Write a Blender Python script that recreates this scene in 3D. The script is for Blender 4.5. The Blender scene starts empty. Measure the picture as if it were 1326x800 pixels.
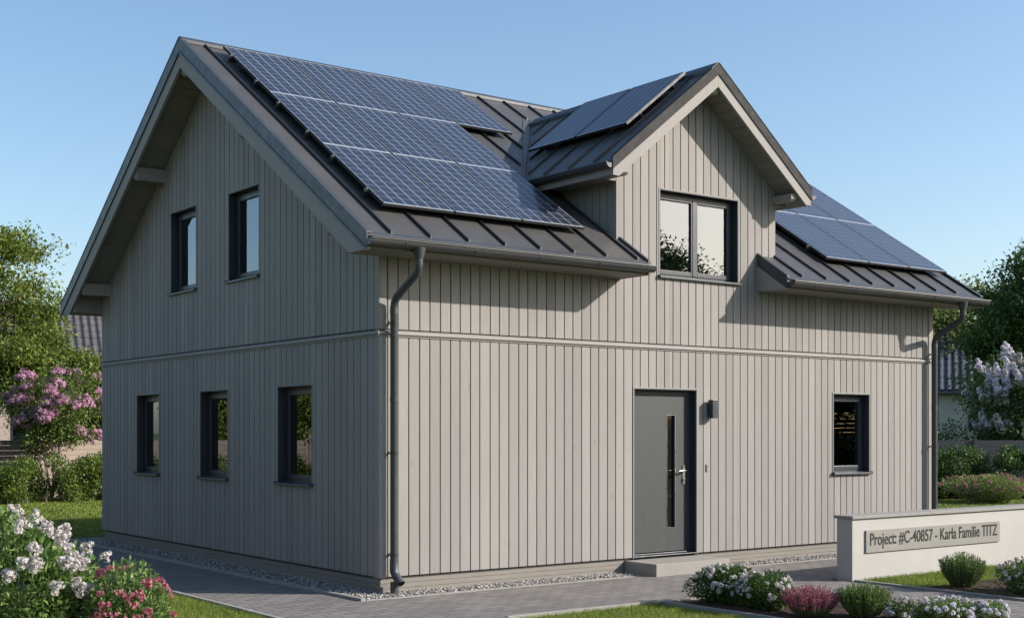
import bpy, bmesh, math, random
import numpy as np
from mathutils import Vector, Matrix
R = math.radians
random.seed(7); rng = np.random.default_rng(11)
SC = bpy.context.scene
COL = SC.collection

# ------------------------------------------------------------------ camera, world, sun, exposure
cd = bpy.data.cameras.new("camera"); cam = bpy.data.objects.new("camera", cd); COL.objects.link(cam)
cam.location = (-7.693, -12.783, 1.868); cam.rotation_euler = (R(90), 0, R(-36.86))
cd.sensor_width = 36; cd.lens = 1686.6/1326*36; cd.shift_y = 0.119; cd.clip_end = 2000; cd.clip_start = .05
SC.camera = cam
SUN_EL = 27.0; SUN_D = (0.75, -0.66)                       # horizontal direction to the sun
w = bpy.data.worlds.new("World"); SC.world = w; w.use_nodes = True
nt = w.node_tree; bg = nt.nodes["Background"]; sky = nt.nodes.new("ShaderNodeTexSky")
sky.sky_type = 'NISHITA'; sky.sun_disc = False; sky.sun_elevation = R(SUN_EL)
sky.sun_rotation = math.atan2(SUN_D[0], SUN_D[1]); sky.air_density = 1.0; sky.dust_density = 1.4; sky.ozone_density = 1.6; sky.altitude = 0
hs = nt.nodes.new('ShaderNodeHueSaturation'); hs.inputs['Saturation'].default_value = 1.08; hs.inputs['Hue'].default_value = .499; nt.links.new(sky.outputs[0], hs.inputs['Color']); nt.links.new(hs.outputs[0], bg.inputs[0]); bg.inputs[1].default_value = 0.135
sl = bpy.data.lights.new("sun", 'SUN'); sun = bpy.data.objects.new("sun", sl); COL.objects.link(sun)
sl.energy = 4.6; sl.angle = R(0.5); sl.color = (1.0, 0.94, 0.86)
dv = Vector((SUN_D[0], SUN_D[1], 0)).normalized()*math.cos(R(SUN_EL)) + Vector((0, 0, math.sin(R(SUN_EL))))
sun.rotation_euler = dv.to_track_quat('Z', 'Y').to_euler(); sun.location = (20, -20, 20)
SC.view_settings.view_transform = 'Standard'; SC.view_settings.look = 'None'
SC.view_settings.exposure = 0.60; SC.view_settings.gamma = 1; SC.view_settings.use_curve_mapping = False

# ------------------------------------------------------------------ materials
def newmat(name):
    m = bpy.data.materials.new(name); m.use_nodes = True
    return m, m.node_tree, m.node_tree.nodes["Principled BSDF"]
def N(nt, t, **k):
    n = nt.nodes.new(t)
    for a, b in k.items(): setattr(n, a, b)
    return n
def ramp(nt, fac, stops):
    r = N(nt, "ShaderNodeValToRGB"); e = r.color_ramp.elements
    while len(e) < len(stops): e.new(.5)
    for i, (p, c) in enumerate(stops): e[i].position = p; e[i].color = (*c, 1)
    nt.links.new(fac, r.inputs[0]); return r.outputs[0]
def coords(nt, scale=(1, 1, 1), kind='Object', rot=(0, 0, 0)):
    tc = N(nt, "ShaderNodeTexCoord"); mp = N(nt, "ShaderNodeMapping"); mp.inputs['Scale'].default_value = scale
    mp.inputs['Rotation'].default_value = rot
    nt.links.new(tc.outputs[kind], mp.inputs[0]); return mp.outputs[0]
def noise(nt, vec, s, d=4, r=.55):
    n = N(nt, "ShaderNodeTexNoise"); n.inputs['Scale'].default_value = s; n.inputs['Detail'].default_value = d
    n.inputs['Roughness'].default_value = r; nt.links.new(vec, n.inputs['Vector']); return n.outputs['Fac']
def mixc(nt, fac, a, b, mode='MIX'):
    m = N(nt, "ShaderNodeMix", data_type='RGBA', blend_type=mode)
    for s, v in ((0, fac), (6, a), (7, b)):
        if isinstance(v, (int, float)): m.inputs[s].default_value = v
        elif isinstance(v, tuple): m.inputs[s].default_value = (*v, 1)
        else: nt.links.new(v, m.inputs[s])
    return m.outputs[2]
def mth(nt, op, a, b=None, c=None):
    m = N(nt, "ShaderNodeMath", operation=op)
    for i, v in enumerate((a, b, c)):
        if v is None: continue
        if isinstance(v, (int, float)): m.inputs[i].default_value = v
        else: nt.links.new(v, m.inputs[i])
    return m.outputs[0]
def bump(nt, bs, h, st=.3, dist=.01):
    b = N(nt, "ShaderNodeBump"); b.inputs['Strength'].default_value = st; b.inputs['Distance'].default_value = dist
    nt.links.new(h, b.inputs['Height']); nt.links.new(b.outputs[0], bs.inputs['Normal'])
def m_wood(name, col, var=.10, rough=.75, gscale=(34, 34, 1.6), island=.16):
    m, nt, bs = newmat(name)
    v = coords(nt, gscale); n = noise(nt, v, 1.6, 5, .6)
    g = ramp(nt, n, [(.3, tuple(c*(1-var) for c in col)), (.7, tuple(min(1, c*(1+var)) for c in col))])
    v2 = coords(nt, (1, 1, .5)); n2 = noise(nt, v2, .9, 4)
    g = mixc(nt, .5, g, ramp(nt, n2, [(.3, tuple(c*.90 for c in col)), (.7, tuple(c*1.08 for c in col))]))
    vo = N(nt, "ShaderNodeTexVoronoi"); vo.inputs['Scale'].default_value = 1.0; nt.links.new(coords(nt, (5.5, 5.5, 1.9)), vo.inputs['Vector'])
    kn = ramp(nt, vo.outputs['Distance'], [(.0, (.62, .60, .58)), (.055, (.80, .79, .78)), (.085, (1, 1, 1))]); g = mixc(nt, .8, g, kn, 'MULTIPLY')
    geo = N(nt, "ShaderNodeNewGeometry")
    k = mth(nt, 'MULTIPLY_ADD', geo.outputs['Random Per Island'], island, 1-island/2)
    hs = N(nt, "ShaderNodeHueSaturation"); nt.links.new(g, hs.inputs['Color']); nt.links.new(k, hs.inputs['Value'])
    nt.links.new(hs.outputs[0], bs.inputs['Base Color']); bs.inputs['Roughness'].default_value = rough
    bump(nt, bs, n, .35, .002); return m
def m_metal(name, col, rough=.42, spec=.5, var=.12, metal=0.0, coat=0.0):
    m, nt, bs = newmat(name)
    v = coords(nt, (1, 1, 1)); n = noise(nt, v, 2.3, 5, .6)
    nt.links.new(ramp(nt, n, [(.3, tuple(c*(1-var) for c in col)), (.7, tuple(c*(1+var) for c in col))]), bs.inputs['Base Color'])
    nt.links.new(ramp(nt, noise(nt, v, 9, 4), [(.3, (rough*.85,)*3), (.7, (rough*1.15,)*3)]), bs.inputs['Roughness'])
    bs.inputs['Specular IOR Level'].default_value = spec; bs.inputs['Metallic'].default_value = metal
    bs.inputs['Coat Weight'].default_value = coat
    return m
def m_stone(name, col, scale=8, var=.15, rough=.85, st=.3, dist=.004):
    m, nt, bs = newmat(name)
    v = coords(nt); n = noise(nt, v, scale, 8, .65); n2 = noise(nt, v, scale*.13, 3)
    a = ramp(nt, n, [(.3, tuple(c*(1-var) for c in col)), (.7, tuple(min(1, c*(1+var)) for c in col))])
    b = ramp(nt, n2, [(.3, tuple(c*.86 for c in col)), (.7, tuple(min(1, c*1.08) for c in col))])
    nt.links.new(mixc(nt, .5, a, b), bs.inputs['Base Color']); bs.inputs['Roughness'].default_value = rough
    bump(nt, bs, noise(nt, v, scale*9, 3), st, dist); return m
def m_leaf(name, c0, c1, trans=.3, rough=.5):
    m, nt, bs = newmat(name)
    geo = N(nt, "ShaderNodeNewGeometry"); n = noise(nt, coords(nt), .8, 3)
    f = mth(nt, 'MULTIPLY_ADD', geo.outputs['Random Per Island'], .7, mth(nt, 'MULTIPLY_ADD', n, .9, -.28))
    c = ramp(nt, f, [(.1, c0), (.9, c1)])
    nt.links.new(c, bs.inputs['Base Color']); bs.inputs['Roughness'].default_value = rough
    bs.inputs['Specular IOR Level'].default_value = .35
    tr = N(nt, "ShaderNodeBsdfTranslucent"); nt.links.new(c, tr.inputs[0])
    mx = N(nt, "ShaderNodeMixShader"); mx.inputs[0].default_value = trans
    out = nt.nodes["Material Output"]
    nt.links.new(bs.outputs[0], mx.inputs[1]); nt.links.new(tr.outputs[0], mx.inputs[2]); nt.links.new(mx.outputs[0], out.inputs[0])
    return m

PAINT = (.240, .222, .206)
M = {}
M['clad'] = m_wood('grey_painted_boards', PAINT, .15, .75, island=.20)
M['back'] = m_wood('board_backing', (.05, .048, .046))
M['trimwood'] = m_wood('grey_painted_trim', (.262, .244, .226), island=.05)
M['soffit'] = m_wood('grey_soffit_boards', (.20, .185, .168), gscale=(3, 30, 30), island=.12)
M['plinth'] = m_wood('weathered_plinth_boards', (.21, .19, .165), .22, .85, (2.0, 2.0, 40), .1)
M['roof'] = m_metal('brown_grey_roof_metal', (.066, .063, .061), .42, .5)
M['matte'] = m_metal('matte_charcoal_flashing', (.050, .048, .047), .8, .15)
M['seam'] = m_metal('dark_seam_metal', (.022, .022, .025), .4)
M['verge'] = m_metal('anthracite_verge_metal', (.042, .047, .055), .45)
M['gutter'] = m_metal('grey_gutter_metal', (.048, .048, .049), .42, .5)
M['pipe'] = m_metal('anthracite_downpipe', (.040, .045, .049), .45, .5)
M['frame'] = m_metal('anthracite_window_frame', (.028, .033, .041), .4)
M['sill'] = m_metal('grey_metal_sill', (.060, .064, .070), .4)
M['door'] = m_metal('grey_green_door', (.042, .047, .046), .55, .4, .015)
M['steel'] = m_metal('brushed_steel', (.50, .49, .47), .3, .5, .06, 1.0)
M['black'] = m_metal('black_plastic', (.018, .019, .022), .5)
M['alu'] = m_metal('panel_frame_aluminium', (.60, .62, .66), .35, .5, .05, .6)
M['wallpaint'] = m_stone('cream_render', (.40, .38, .355), 5, .06, .9, .25, .004)
M['cap'] = m_stone('concrete_cap', (.26, .25, .235), 14, .18, .85, .4, .004)
M['concrete'] = m_stone('pale_concrete', (.27, .25, .225), 9, .12, .88, .3, .003)
M['kerb'] = m_stone('concrete_kerb', (.27, .255, .23), 11, .18, .9, .5, .004)
M['plate'] = m_stone('brushed_grey_sign_plate', (.235, .222, .20), 22, .08, .55, .15, .001)
M['ink'] = m_metal('black_sign_lettering', (.012, .012, .012), .5)
M['whitewall'] = m_stone('white_render', (.50, .50, .50), 3, .05, .9)
M['pinkwall'] = m_stone('pinkish_render', (.42, .34, .30), 3, .06, .9)
M['bark'] = m_stone('bark', (.13, .10, .075), 14, .35, .95, .6, .01)
M['palebark'] = m_stone('pale_bark', (.30, .24, .19), 14, .3, .95, .5, .008)
M['interior'] = m_stone('interior_plaster', (.28, .26, .24), 3, .05)
M['mulch'] = m_stone('bark_mulch', (.085, .042, .030), 45, .7, .95, 1.0, .03)
M['fenceL'] = m_wood('warm_fence_boards', (.26, .205, .17), .15, .85, (3, 3, 26), .15)
M['fenceR'] = m_wood('grey_fence_boards', (.085, .085, .09), .2, .8, (3, 3, 26), .15)

def glass_mat():
    m, nt, bs = newmat('coated_window_glass'); out = nt.nodes["Material Output"]
    lw = N(nt, "ShaderNodeFresnel"); lw.inputs[0].default_value = 1.5
    f = mth(nt, 'MULTIPLY_ADD', lw.outputs[0], 1.0, .18)
    n = noise(nt, coords(nt), 1.1, 1); b = N(nt, "ShaderNodeBump"); b.inputs['Strength'].default_value = .03; b.inputs['Distance'].default_value = .02
    nt.links.new(n, b.inputs['Height'])
    g = N(nt, "ShaderNodeBsdfGlossy"); g.inputs['Roughness'].default_value = 0.0; g.inputs[0].default_value = (.70, .76, .84, 1)
    nt.links.new(b.outputs[0], g.inputs['Normal'])
    t = N(nt, "ShaderNodeBsdfTransparent"); t.inputs[0].default_value = (.72, .76, .75, 1)
    mx = N(nt, "ShaderNodeMixShader"); nt.links.new(f, mx.inputs[0]); nt.links.new(t.outputs[0], mx.inputs[1]); nt.links.new(g.outputs[0], mx.inputs[2])
    nt.links.new(mx.outputs[0], out.inputs[0]); return m
M['glass'] = glass_mat()
M['darkglass'] = m_metal('dark_door_glass', (.010, .010, .011), .05, .35)
def curtain_mat():
    m, nt, bs = newmat('white_curtain'); bs.inputs['Base Color'].default_value = (.8, .8, .8, 1); bs.inputs['Roughness'].default_value = .9
    v = coords(nt); nt.links.new(ramp(nt, noise(nt, v, 30, 2), [(.3, (.76, .76, .76)), (.7, (.84, .84, .84))]), bs.inputs['Base Color'])
    tr = N(nt, "ShaderNodeBsdfTranslucent"); tr.inputs[0].default_value = (.8, .8, .8, 1)
    mx = N(nt, "ShaderNodeMixShader"); mx.inputs[0].default_value = .4
    nt.links.new(bs.outputs[0], mx.inputs[1]); nt.links.new(tr.outputs[0], mx.inputs[2]); nt.links.new(mx.outputs[0], nt.nodes["Material Output"].inputs[0]); return m
M['curtain'] = curtain_mat()
def solar_mat():
    # local x across (0..W), y up the slope (0..H): 6 x 10 cells, thin silver gaps, pairs of busbars
    m, nt, bs = newmat('solar_cells')
    tc = N(nt, "ShaderNodeTexCoord"); sp = N(nt, "ShaderNodeSeparateXYZ"); nt.links.new(tc.outputs['Object'], sp.inputs[0])
    def line(src, period, half, off=0.0):
        u = mth(nt, 'FRACT', mth(nt, 'DIVIDE', mth(nt, 'ADD', src, off), period))
        d = mth(nt, 'MULTIPLY', mth(nt, 'MINIMUM', u, mth(nt, 'SUBTRACT', 1.0, u)), period)
        return mth(nt, 'LESS_THAN', d, half)
    cx, cy = .158, .158
    gx = line(sp.outputs[0], cx, .0052, -.016); gy = line(sp.outputs[1], cy, .0040, -.03)
    bx = line(sp.outputs[0], cx/3, .0020, -.016+cx/6)
    by = line(sp.outputs[1], cy/4, .0008, -.03+cy/8)
    g = mth(nt, 'MAXIMUM', gx, gy)
    fl = mth(nt, 'FLOOR', mth(nt, 'DIVIDE', mth(nt, 'SUBTRACT', sp.outputs[0], .016), cx)); fl2 = mth(nt, 'FLOOR', mth(nt, 'DIVIDE', mth(nt, 'SUBTRACT', sp.outputs[1], .03), cy))
    cmb = N(nt, "ShaderNodeCombineXYZ"); nt.links.new(fl, cmb.inputs[0]); nt.links.new(fl2, cmb.inputs[1])
    oi = N(nt, "ShaderNodeObjectInfo"); nt.links.new(mth(nt, 'MULTIPLY', oi.outputs['Random'], 50), cmb.inputs[2])
    wn = N(nt, "ShaderNodeTexWhiteNoise"); nt.links.new(cmb.outputs[0], wn.inputs['Vector'])
    vor = N(nt, "ShaderNodeTexVoronoi"); vor.inputs['Scale'].default_value = 60; nt.links.new(tc.outputs['Object'], vor.inputs['Vector'])
    vs = N(nt, "ShaderNodeSeparateColor"); nt.links.new(vor.outputs['Color'], vs.inputs[0])
    cf = mth(nt, 'ADD', mth(nt, 'MULTIPLY', wn.outputs['Value'], .5), mth(nt, 'MULTIPLY', vs.outputs[0], .5))
    cell = ramp(nt, cf, [(0.0, (.005, .008, .018)), (1.0, (.013, .019, .036))])
    c = mixc(nt, mth(nt, 'MULTIPLY', bx, .38), cell, (.30, .33, .39))
    c = mixc(nt, mth(nt, 'MULTIPLY', by, .25), c, (.30, .33, .39))
    c = mixc(nt, mth(nt, 'MAXIMUM', mth(nt, 'MULTIPLY', gx, .62), mth(nt, 'MULTIPLY', gy, .40)), c, (.42, .45, .51))
    nt.links.new(c, bs.inputs['Base Color']); bs.inputs['Roughness'].default_value = .34
    bs.inputs['Specular IOR Level'].default_value = .42; bs.inputs['Coat Weight'].default_value = .3; bs.inputs['Coat Roughness'].default_value = .06
    bs.inputs['Coat IOR'].default_value = 1.45
    return m
M['solar'] = solar_mat()
def paver_mat():
    m, nt, bs = newmat('concrete_block_paving')
    v = coords(nt, (1, 1, 1), 'Object')
    nz = N(nt, "ShaderNodeTexNoise"); nz.inputs['Scale'].default_value = 3; nt.links.new(v, nz.inputs['Vector'])
    vv = mixc(nt, .012, v, nz.outputs['Color'], 'ADD')
    def brick(c1, c2, mo):
        b = N(nt, "ShaderNodeTexBrick"); b.inputs['Scale'].default_value = 1; b.inputs['Brick Width'].default_value = .24; b.inputs['Row Height'].default_value = .12
        b.inputs['Mortar Size'].default_value = .006; b.inputs['Mortar Smooth'].default_value = .3; b.offset = .5; b.inputs['Bias'].default_value = 0
        for k, c in (('Color1', c1), ('Color2', c2), ('Mortar', mo)): b.inputs[k].default_value = (*c, 1)
        nt.links.new(vv, b.inputs['Vector']); return b
    b = brick((.225, .205, .192), (.155, .143, .137), (.018, .016, .015))
    n = noise(nt, v, 40, 6, .7); n2 = noise(nt, v, .7, 4)
    c = mixc(nt, .55, b.outputs['Color'], ramp(nt, n, [(.25, (.62,)*3), (.75, (1.15,)*3)]), 'MULTIPLY')
    c = mixc(nt, .5, c, ramp(nt, n2, [(.3, (.75, .75, .76)), (.7, (1.12, 1.1, 1.08))]), 'MULTIPLY')
    nt.links.new(c, bs.inputs['Base Color']); bs.inputs['Roughness'].default_value = .85
    h = mth(nt, 'ADD', mth(nt, 'MULTIPLY', b.outputs['Fac'], -1.0), mth(nt, 'MULTIPLY', n, .25))
    bump(nt, bs, h, .6, .006); return m
M['paver'] = paver_mat()
def ground_mat():
    m, nt, bs = newmat('lawn_soil')
    v = coords(nt); n = noise(nt, v, 60, 6, .7); n2 = noise(nt, v, .6, 4)
    c = ramp(nt, n, [(.3, (.035, .060, .012)), (.5, (.075, .12, .022)), (.75, (.14, .18, .04))])
    c = mixc(nt, .6, c, ramp(nt, n2, [(.3, (.75, .8, .7)), (.7, (1.2, 1.15, 1.05))]), 'MULTIPLY')
    nt.links.new(c, bs.inputs['Base Color']); bs.inputs['Roughness'].default_value = .95; bump(nt, bs, n, 1, .03); return m
M['lawn'] = ground_mat()
def tile_mat(name, c0, c1, rows, cols, use):
    m, nt, bs = newmat(name); tc = N(nt, "ShaderNodeTexCoord"); sp = N(nt, "ShaderNodeSeparateXYZ"); nt.links.new(tc.outputs['Object'], sp.inputs[0])
    a = mth(nt, 'SINE', mth(nt, 'MULTIPLY', sp.outputs[0], 2*math.pi/cols)); fr = mth(nt, 'FRACT', mth(nt, 'DIVIDE', sp.outputs[2], rows))
    n = noise(nt, coords(nt), 2, 6)
    c = ramp(nt, n, [(.3, c0), (.7, c1)])
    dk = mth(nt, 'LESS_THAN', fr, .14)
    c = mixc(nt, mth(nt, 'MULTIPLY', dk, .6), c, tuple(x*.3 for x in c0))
    nt.links.new(c, bs.inputs['Base Color']); bs.inputs['Roughness'].default_value = .6
    bump(nt, bs, mth(nt, 'ADD', mth(nt, 'MULTIPLY', a, .5), mth(nt, 'MULTIPLY', fr, -.5)), 1, .06); return m
M['tileL'] = tile_mat('weathered_roof_tiles', (.060, .054, .054), (.095, .086, .084), .30, .30, 0)
M['tileR'] = tile_mat('blue_grey_roof_tiles', (.028, .034, .048), (.045, .053, .072), .28, .30, 0)
def gravel_mat():
    m, nt, bs = newmat('gravel_stones'); geo = N(nt, "ShaderNodeNewGeometry")
    c = ramp(nt, geo.outputs['Random Per Island'], [(.0, (.07, .06, .055)), (.35, (.19, .175, .16)), (.7, (.34, .32, .295)), (1, (.50, .48, .45))])
    nt.links.new(c, bs.inputs['Base Color']); bs.inputs['Roughness'].default_value = .8; return m
M['gravel'] = gravel_mat()
M['grass'] = m_leaf('grass_blade', (.09, .14, .015), (.26, .31, .05), .35, .6)
M['leaf_hyd'] = m_leaf('bright_bush_leaf', (.055, .12, .028), (.22, .31, .09), .3, .45)
M['leaf_dark'] = m_leaf('dark_bush_leaf', (.030, .070, .018), (.12, .19, .045), .25, .42)
M['leaf_tree'] = m_leaf('tree_leaf', (.060, .10, .018), (.23, .28, .055), .35, .5)
M['leaf_deep'] = m_leaf('deep_green_tree_leaf', (.030, .068, .018), (.11, .18, .045), .28, .5)
M['leaf_pale'] = m_leaf('pale_tree_leaf', (.11, .155, .045), (.27, .33, .11), .35, .5)
M['leaf_hedge'] = m_leaf('hedge_leaf', (.045, .09, .018), (.20, .26, .055), .28, .4)
M['leaf_shrub'] = m_leaf('needle_shrub_leaf', (.070, .12, .028), (.22, .29, .085), .25, .5)
M['pet_white'] = m_leaf('white_petal', (.50, .45, .43), (.66, .62, .61), .3, .7)
M['pet_pink'] = m_leaf('pink_petal', (.34, .07, .11), (.58, .25, .30), .3, .7)
M['pet_lilac'] = m_leaf('lilac_pink_petal', (.38, .18, .28), (.62, .38, .50), .3, .7)
M['pet_palelilac'] = m_leaf('pale_lilac_petal', (.66, .60, .66), (.80, .76, .80), .3, .7)
M['pet_heather'] = m_leaf('heather_bell', (.20, .05, .08), (.46, .19, .24), .25, .7)
M['pet_dusky'] = m_leaf('dusky_rose_petal', (.26, .09, .10), (.46, .27, .24), .25, .7)

# ------------------------------------------------------------------ mesh helpers
class MB:
    def __init__(s): s.v = []; s.f = []
    def add(s, vs, fs):
        b = len(s.v); s.v += [tuple(p) for p in vs]; s.f += [tuple(b+i for i in f) for f in fs]; return s
    def hexa(s, p):   # 8 points: bottom 4 ccw, top 4
        return s.add(p, [(0, 3, 2, 1), (4, 5, 6, 7), (0, 1, 5, 4), (1, 2, 6, 5), (2, 3, 7, 6), (3, 0, 4, 7)])
    def box(s, x0, x1, y0, y1, z0, z1):
        return s.hexa([(x0, y0, z0), (x1, y0, z0), (x1, y1, z0), (x0, y1, z0), (x0, y0, z1), (x1, y0, z1), (x1, y1, z1), (x0, y1, z1)])
    def prism(s, poly, off):  # closed polygon (3d) extruded by offset vector
        n = len(poly); o = Vector(off); a = [Vector(p) for p in poly]
        vs = a + [p+o for p in a]
        return s.add(vs, [tuple(range(n))[::-1], tuple(range(n, 2*n))] + [(i, (i+1) % n, n+(i+1) % n, n+i) for i in range(n)])
    def tube(s, pts, r, n=12, cap=True):
        pts = [Vector(p) for p in pts]; rs = r if isinstance(r, (list, tuple)) else [r]*len(pts)
        b = len(s.v); prev = None
        for i, p in enumerate(pts):
            t = (pts[min(i+1, len(pts)-1)]-pts[max(i-1, 0)]).normalized()
            if prev is None: a = t.orthogonal().normalized()
            else: a = (prev - t*prev.dot(t)).normalized()
            prev = a; c = t.cross(a)
            for k in range(n):
                q = 2*math.pi*k/n; s.v.append(tuple(p+(a*math.cos(q)+c*math.sin(q))*rs[i]))
        for i in range(len(pts)-1):
            for k in range(n): s.f.append((b+i*n+k, b+i*n+(k+1) % n, b+(i+1)*n+(k+1) % n, b+(i+1)*n+k))
        if cap: s.f.append(tuple(b+k for k in range(n))[::-1]); s.f.append(tuple(b+(len(pts)-1)*n+k for k in range(n)))
        return s
    def build(s, name, mat, parent=None, bevel=0, smooth=False, fn=None, recalc=True, origin=None):
        v = [fn(*p) for p in s.v] if fn else s.v
        if origin is not None: v = [(p[0]-origin[0], p[1]-origin[1], p[2]-origin[2]) for p in v]
        me = bpy.data.meshes.new(name); me.from_pydata(v, [], s.f); me.materials.append(mat)
        if recalc:
            bm = bmesh.new(); bm.from_mesh(me); bmesh.ops.recalc_face_normals(bm, faces=bm.faces); bm.to_mesh(me); bm.free()
        if smooth:
            me.shade_smooth() if hasattr(me, 'shade_smooth') else None
            me.set_sharp_from_angle(angle=R(40))
        o = bpy.data.objects.new(name, me); COL.objects.link(o)
        if origin is not None: o.location = origin
        if parent: o.parent = parent
        if bevel:
            b = o.modifiers.new('bevel', 'BEVEL'); b.width = bevel; b.segments = 2; b.limit_method = 'ANGLE'; b.angle_limit = R(40)
        return o
def split(o):
    '''separate an object's loose pieces into objects of their own (same name, parent and material)'''
    me = o.data; n = len(me.vertices); par = list(range(n))
    def fd(i):
        while par[i] != i: par[i] = par[par[i]]; i = par[i]
        return i
    for e in me.edges:
        a, b = fd(e.vertices[0]), fd(e.vertices[1]); par[a] = b
    gr = {}
    for p in me.polygons: gr.setdefault(fd(p.vertices[0]), []).append(p)
    res = [o]
    if len(gr) < 2: return res
    new = []
    for ps in gr.values():
        ids = sorted({v for p in ps for v in p.vertices}); mp = {v: i for i, v in enumerate(ids)}
        m2 = bpy.data.meshes.new(o.name); m2.from_pydata([me.vertices[i].co[:] for i in ids], [], [[mp[v] for v in p.vertices] for p in ps])
        for p2, p in zip(m2.polygons, ps): p2.use_smooth = p.use_smooth
        for m_ in me.materials: m2.materials.append(m_)
        if ps[0].use_smooth: m2.set_sharp_from_angle(angle=R(40))
        new.append(m2)
    o.data = new[0]
    for m2 in new[1:]:
        c = o.copy(); c.data = m2; COL.objects.link(c); res.append(c)
    return res
def tag(o, label=None, cat=None, group=None, kind=None):
    if label: o['label'] = label
    if cat: o['category'] = cat
    if group: o['group'] = group
    if kind: o['kind'] = kind
    return o
def empty(name, loc=(0, 0, 0), rz=0):
    o = bpy.data.objects.new(name, None); COL.objects.link(o); o.location = loc; o.rotation_euler = (0, 0, rz); o.empty_display_size = .2; return o
def npmesh(name, V, F, mat, parent=None, smooth=False):
    me = bpy.data.meshes.new(name); V = np.asarray(V, np.float32); F = np.asarray(F, np.int32); k = F.shape[1]
    me.vertices.add(len(V)); me.vertices.foreach_set('co', V.ravel())
    me.loops.add(F.size); me.loops.foreach_set('vertex_index', F.ravel())
    me.polygons.add(len(F)); me.polygons.foreach_set('loop_start', np.arange(0, F.size, k, dtype=np.int32))
    me.polygons.foreach_set('loop_total', np.full(len(F), k, np.int32)); me.materials.append(mat)
    me.update(calc_edges=True)
    o = bpy.data.objects.new(name, me); COL.objects.link(o)
    if parent: o.parent = parent
    return o
def unit(a): return a/np.maximum(np.linalg.norm(a, axis=1, keepdims=True), 1e-9)
def leaves(P, D, size, ratio=.5, fold=.25, droop=.0):
    """folded two-triangle-pair leaves: P bases, D directions (n,3), size (n)"""
    n = len(P); D = unit(D); up = np.tile([0, 0, 1.], (n, 1)) + rng.normal(0, .45, (n, 3))
    S = unit(np.cross(D, up)); Nn = np.cross(S, D); s = size[:, None]
    mid = P + D*s*.45
    a = P; b = mid + S*s*ratio*.5 + Nn*s*fold*.3; c = P + D*s - Nn*s*droop; d = mid - S*s*ratio*.5 + Nn*s*fold*.3
    V = np.stack([a, b, c, d], 1).reshape(-1, 3); i = np.arange(n)*4
    F = np.concatenate([np.stack([i, i+1, i+2], 1), np.stack([i, i+2, i+3], 1)])
    return V, F
def merge(parts):
    Vs = []; Fs = []; b = 0
    for V, F in parts: Vs.append(V); Fs.append(F+b); b += len(V)
    return np.concatenate(Vs), np.concatenate(Fs)

# ------------------------------------------------------------------ ground
o = MB().add([(-900, -900, 0), (900, -900, 0), (900, 900, 0), (-900, 900, 0)], [(0, 1, 2, 3)]).build('ground', M['lawn'], recalc=False); tag(o, kind='structure')
Z1 = .006
pv = MB()
for x0, x1, y0, y1 in ((-1.80, -.47, -2.40, 9.85), (-.47, 2.0, -2.40, -.40), (2.0, 24, -2.1, -.40), (2.0, 5.30, -2.4, -2.1), (3.72, 5.30, -16, -2.4), (-1.8, 0.0, -4.5, -2.4)):
    pv.add([(x0, y0, Z1), (x1, y0, Z1), (x1, y1, Z1), (x0, y1, Z1)], [(0, 1, 2, 3)])
o = pv.build('paving', M['paver'], recalc=False); tag(o, kind='structure')
kb = MB()
def kerb(x0, y0, x1, y1, wd=.06, h=.035, seg=1.0):
    d = Vector((x1-x0, y1-y0, 0)); L = d.length; d.normalize(); nrm = Vector((-d.y, d.x, 0))*wd; t = 0
    while t < L-.01:
        e = min(L, t+seg); a = Vector((x0, y0, -.05))+d*(t+.003); b = Vector((x0, y0, -.05))+d*(e-.003)
        hh = h+.05+random.uniform(-.002, .002)
        up = Vector((0, 0, hh)); kb.hexa([a, b, b+nrm, a+nrm, a+up, b+up, b+nrm+up, a+nrm+up]); t = e
kerb(-1.80, -4.5, -1.80, 9.91); kerb(-1.86, 9.91, -.40, 9.91, .06, .03)
kerb(.0, -2.46, 1.97, -2.46); kerb(2.03, -2.52, 2.03, -16, .06, .04); kerb(2.1, -2.46, 3.66, -2.46, .06, .02)
kerb(5.36, -2.42, 5.36, -16, .06, .03); kerb(3.66, -16, 3.66, -2.46, .06, .02); kerb(0, -4.5, 0, -2.46, .06, .03)
kerb(-.41, -.40, -.41, 9.6, .06, .035)
kerb(-.40, -.40, 3.70, -.40, .10, .012); kerb(5.16, -.40, 24, -.40, .10, .012); kerb(-.4, 9.5, 11, 9.5, .06, .02)
o = kb.build('kerb', M['kerb'], bevel=.004); tag(o, kind='structure')
mu = MB()
for (x0, x1, y0, y1) in ((2.04, 3.66, -9, -2.46), (5.37, 7.2, -5.6, -3.3)):
    nx = 40; ny = 40; b = len(mu.v)
    for j in range(ny+1):
        for i in range(nx+1):
            ex = min(i, nx-i, j, ny-j)/3.
            z = .004 + (.035*min(1, ex) + random.uniform(-.012, .014)*min(1, ex))
            mu.v.append((x0+(x1-x0)*i/nx, y0+(y1-y0)*j/ny, z))
    for j in range(ny):
        for i in range(nx): q = b+j*(nx+1)+i; mu.f.append((q, q+1, q+nx+2, q+nx+1))
o = mu.build('bed_soil', M['mulch'], recalc=False); tag(o, kind='structure')
o = MB().add([(-.40, -.34, .004), (24, -.34, .004), (24, .2, .004), (-.40, .2, .004)], [(0, 1, 2, 3)]).add([(-.40, .2, .004), (.2, .2, .004), (.2, 9.5, .004), (-.40, 9.5, .004)], [(0, 1, 2, 3)]).build('gravel_bed', M['gravel'], recalc=False); tag(o, kind='structure')
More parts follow.
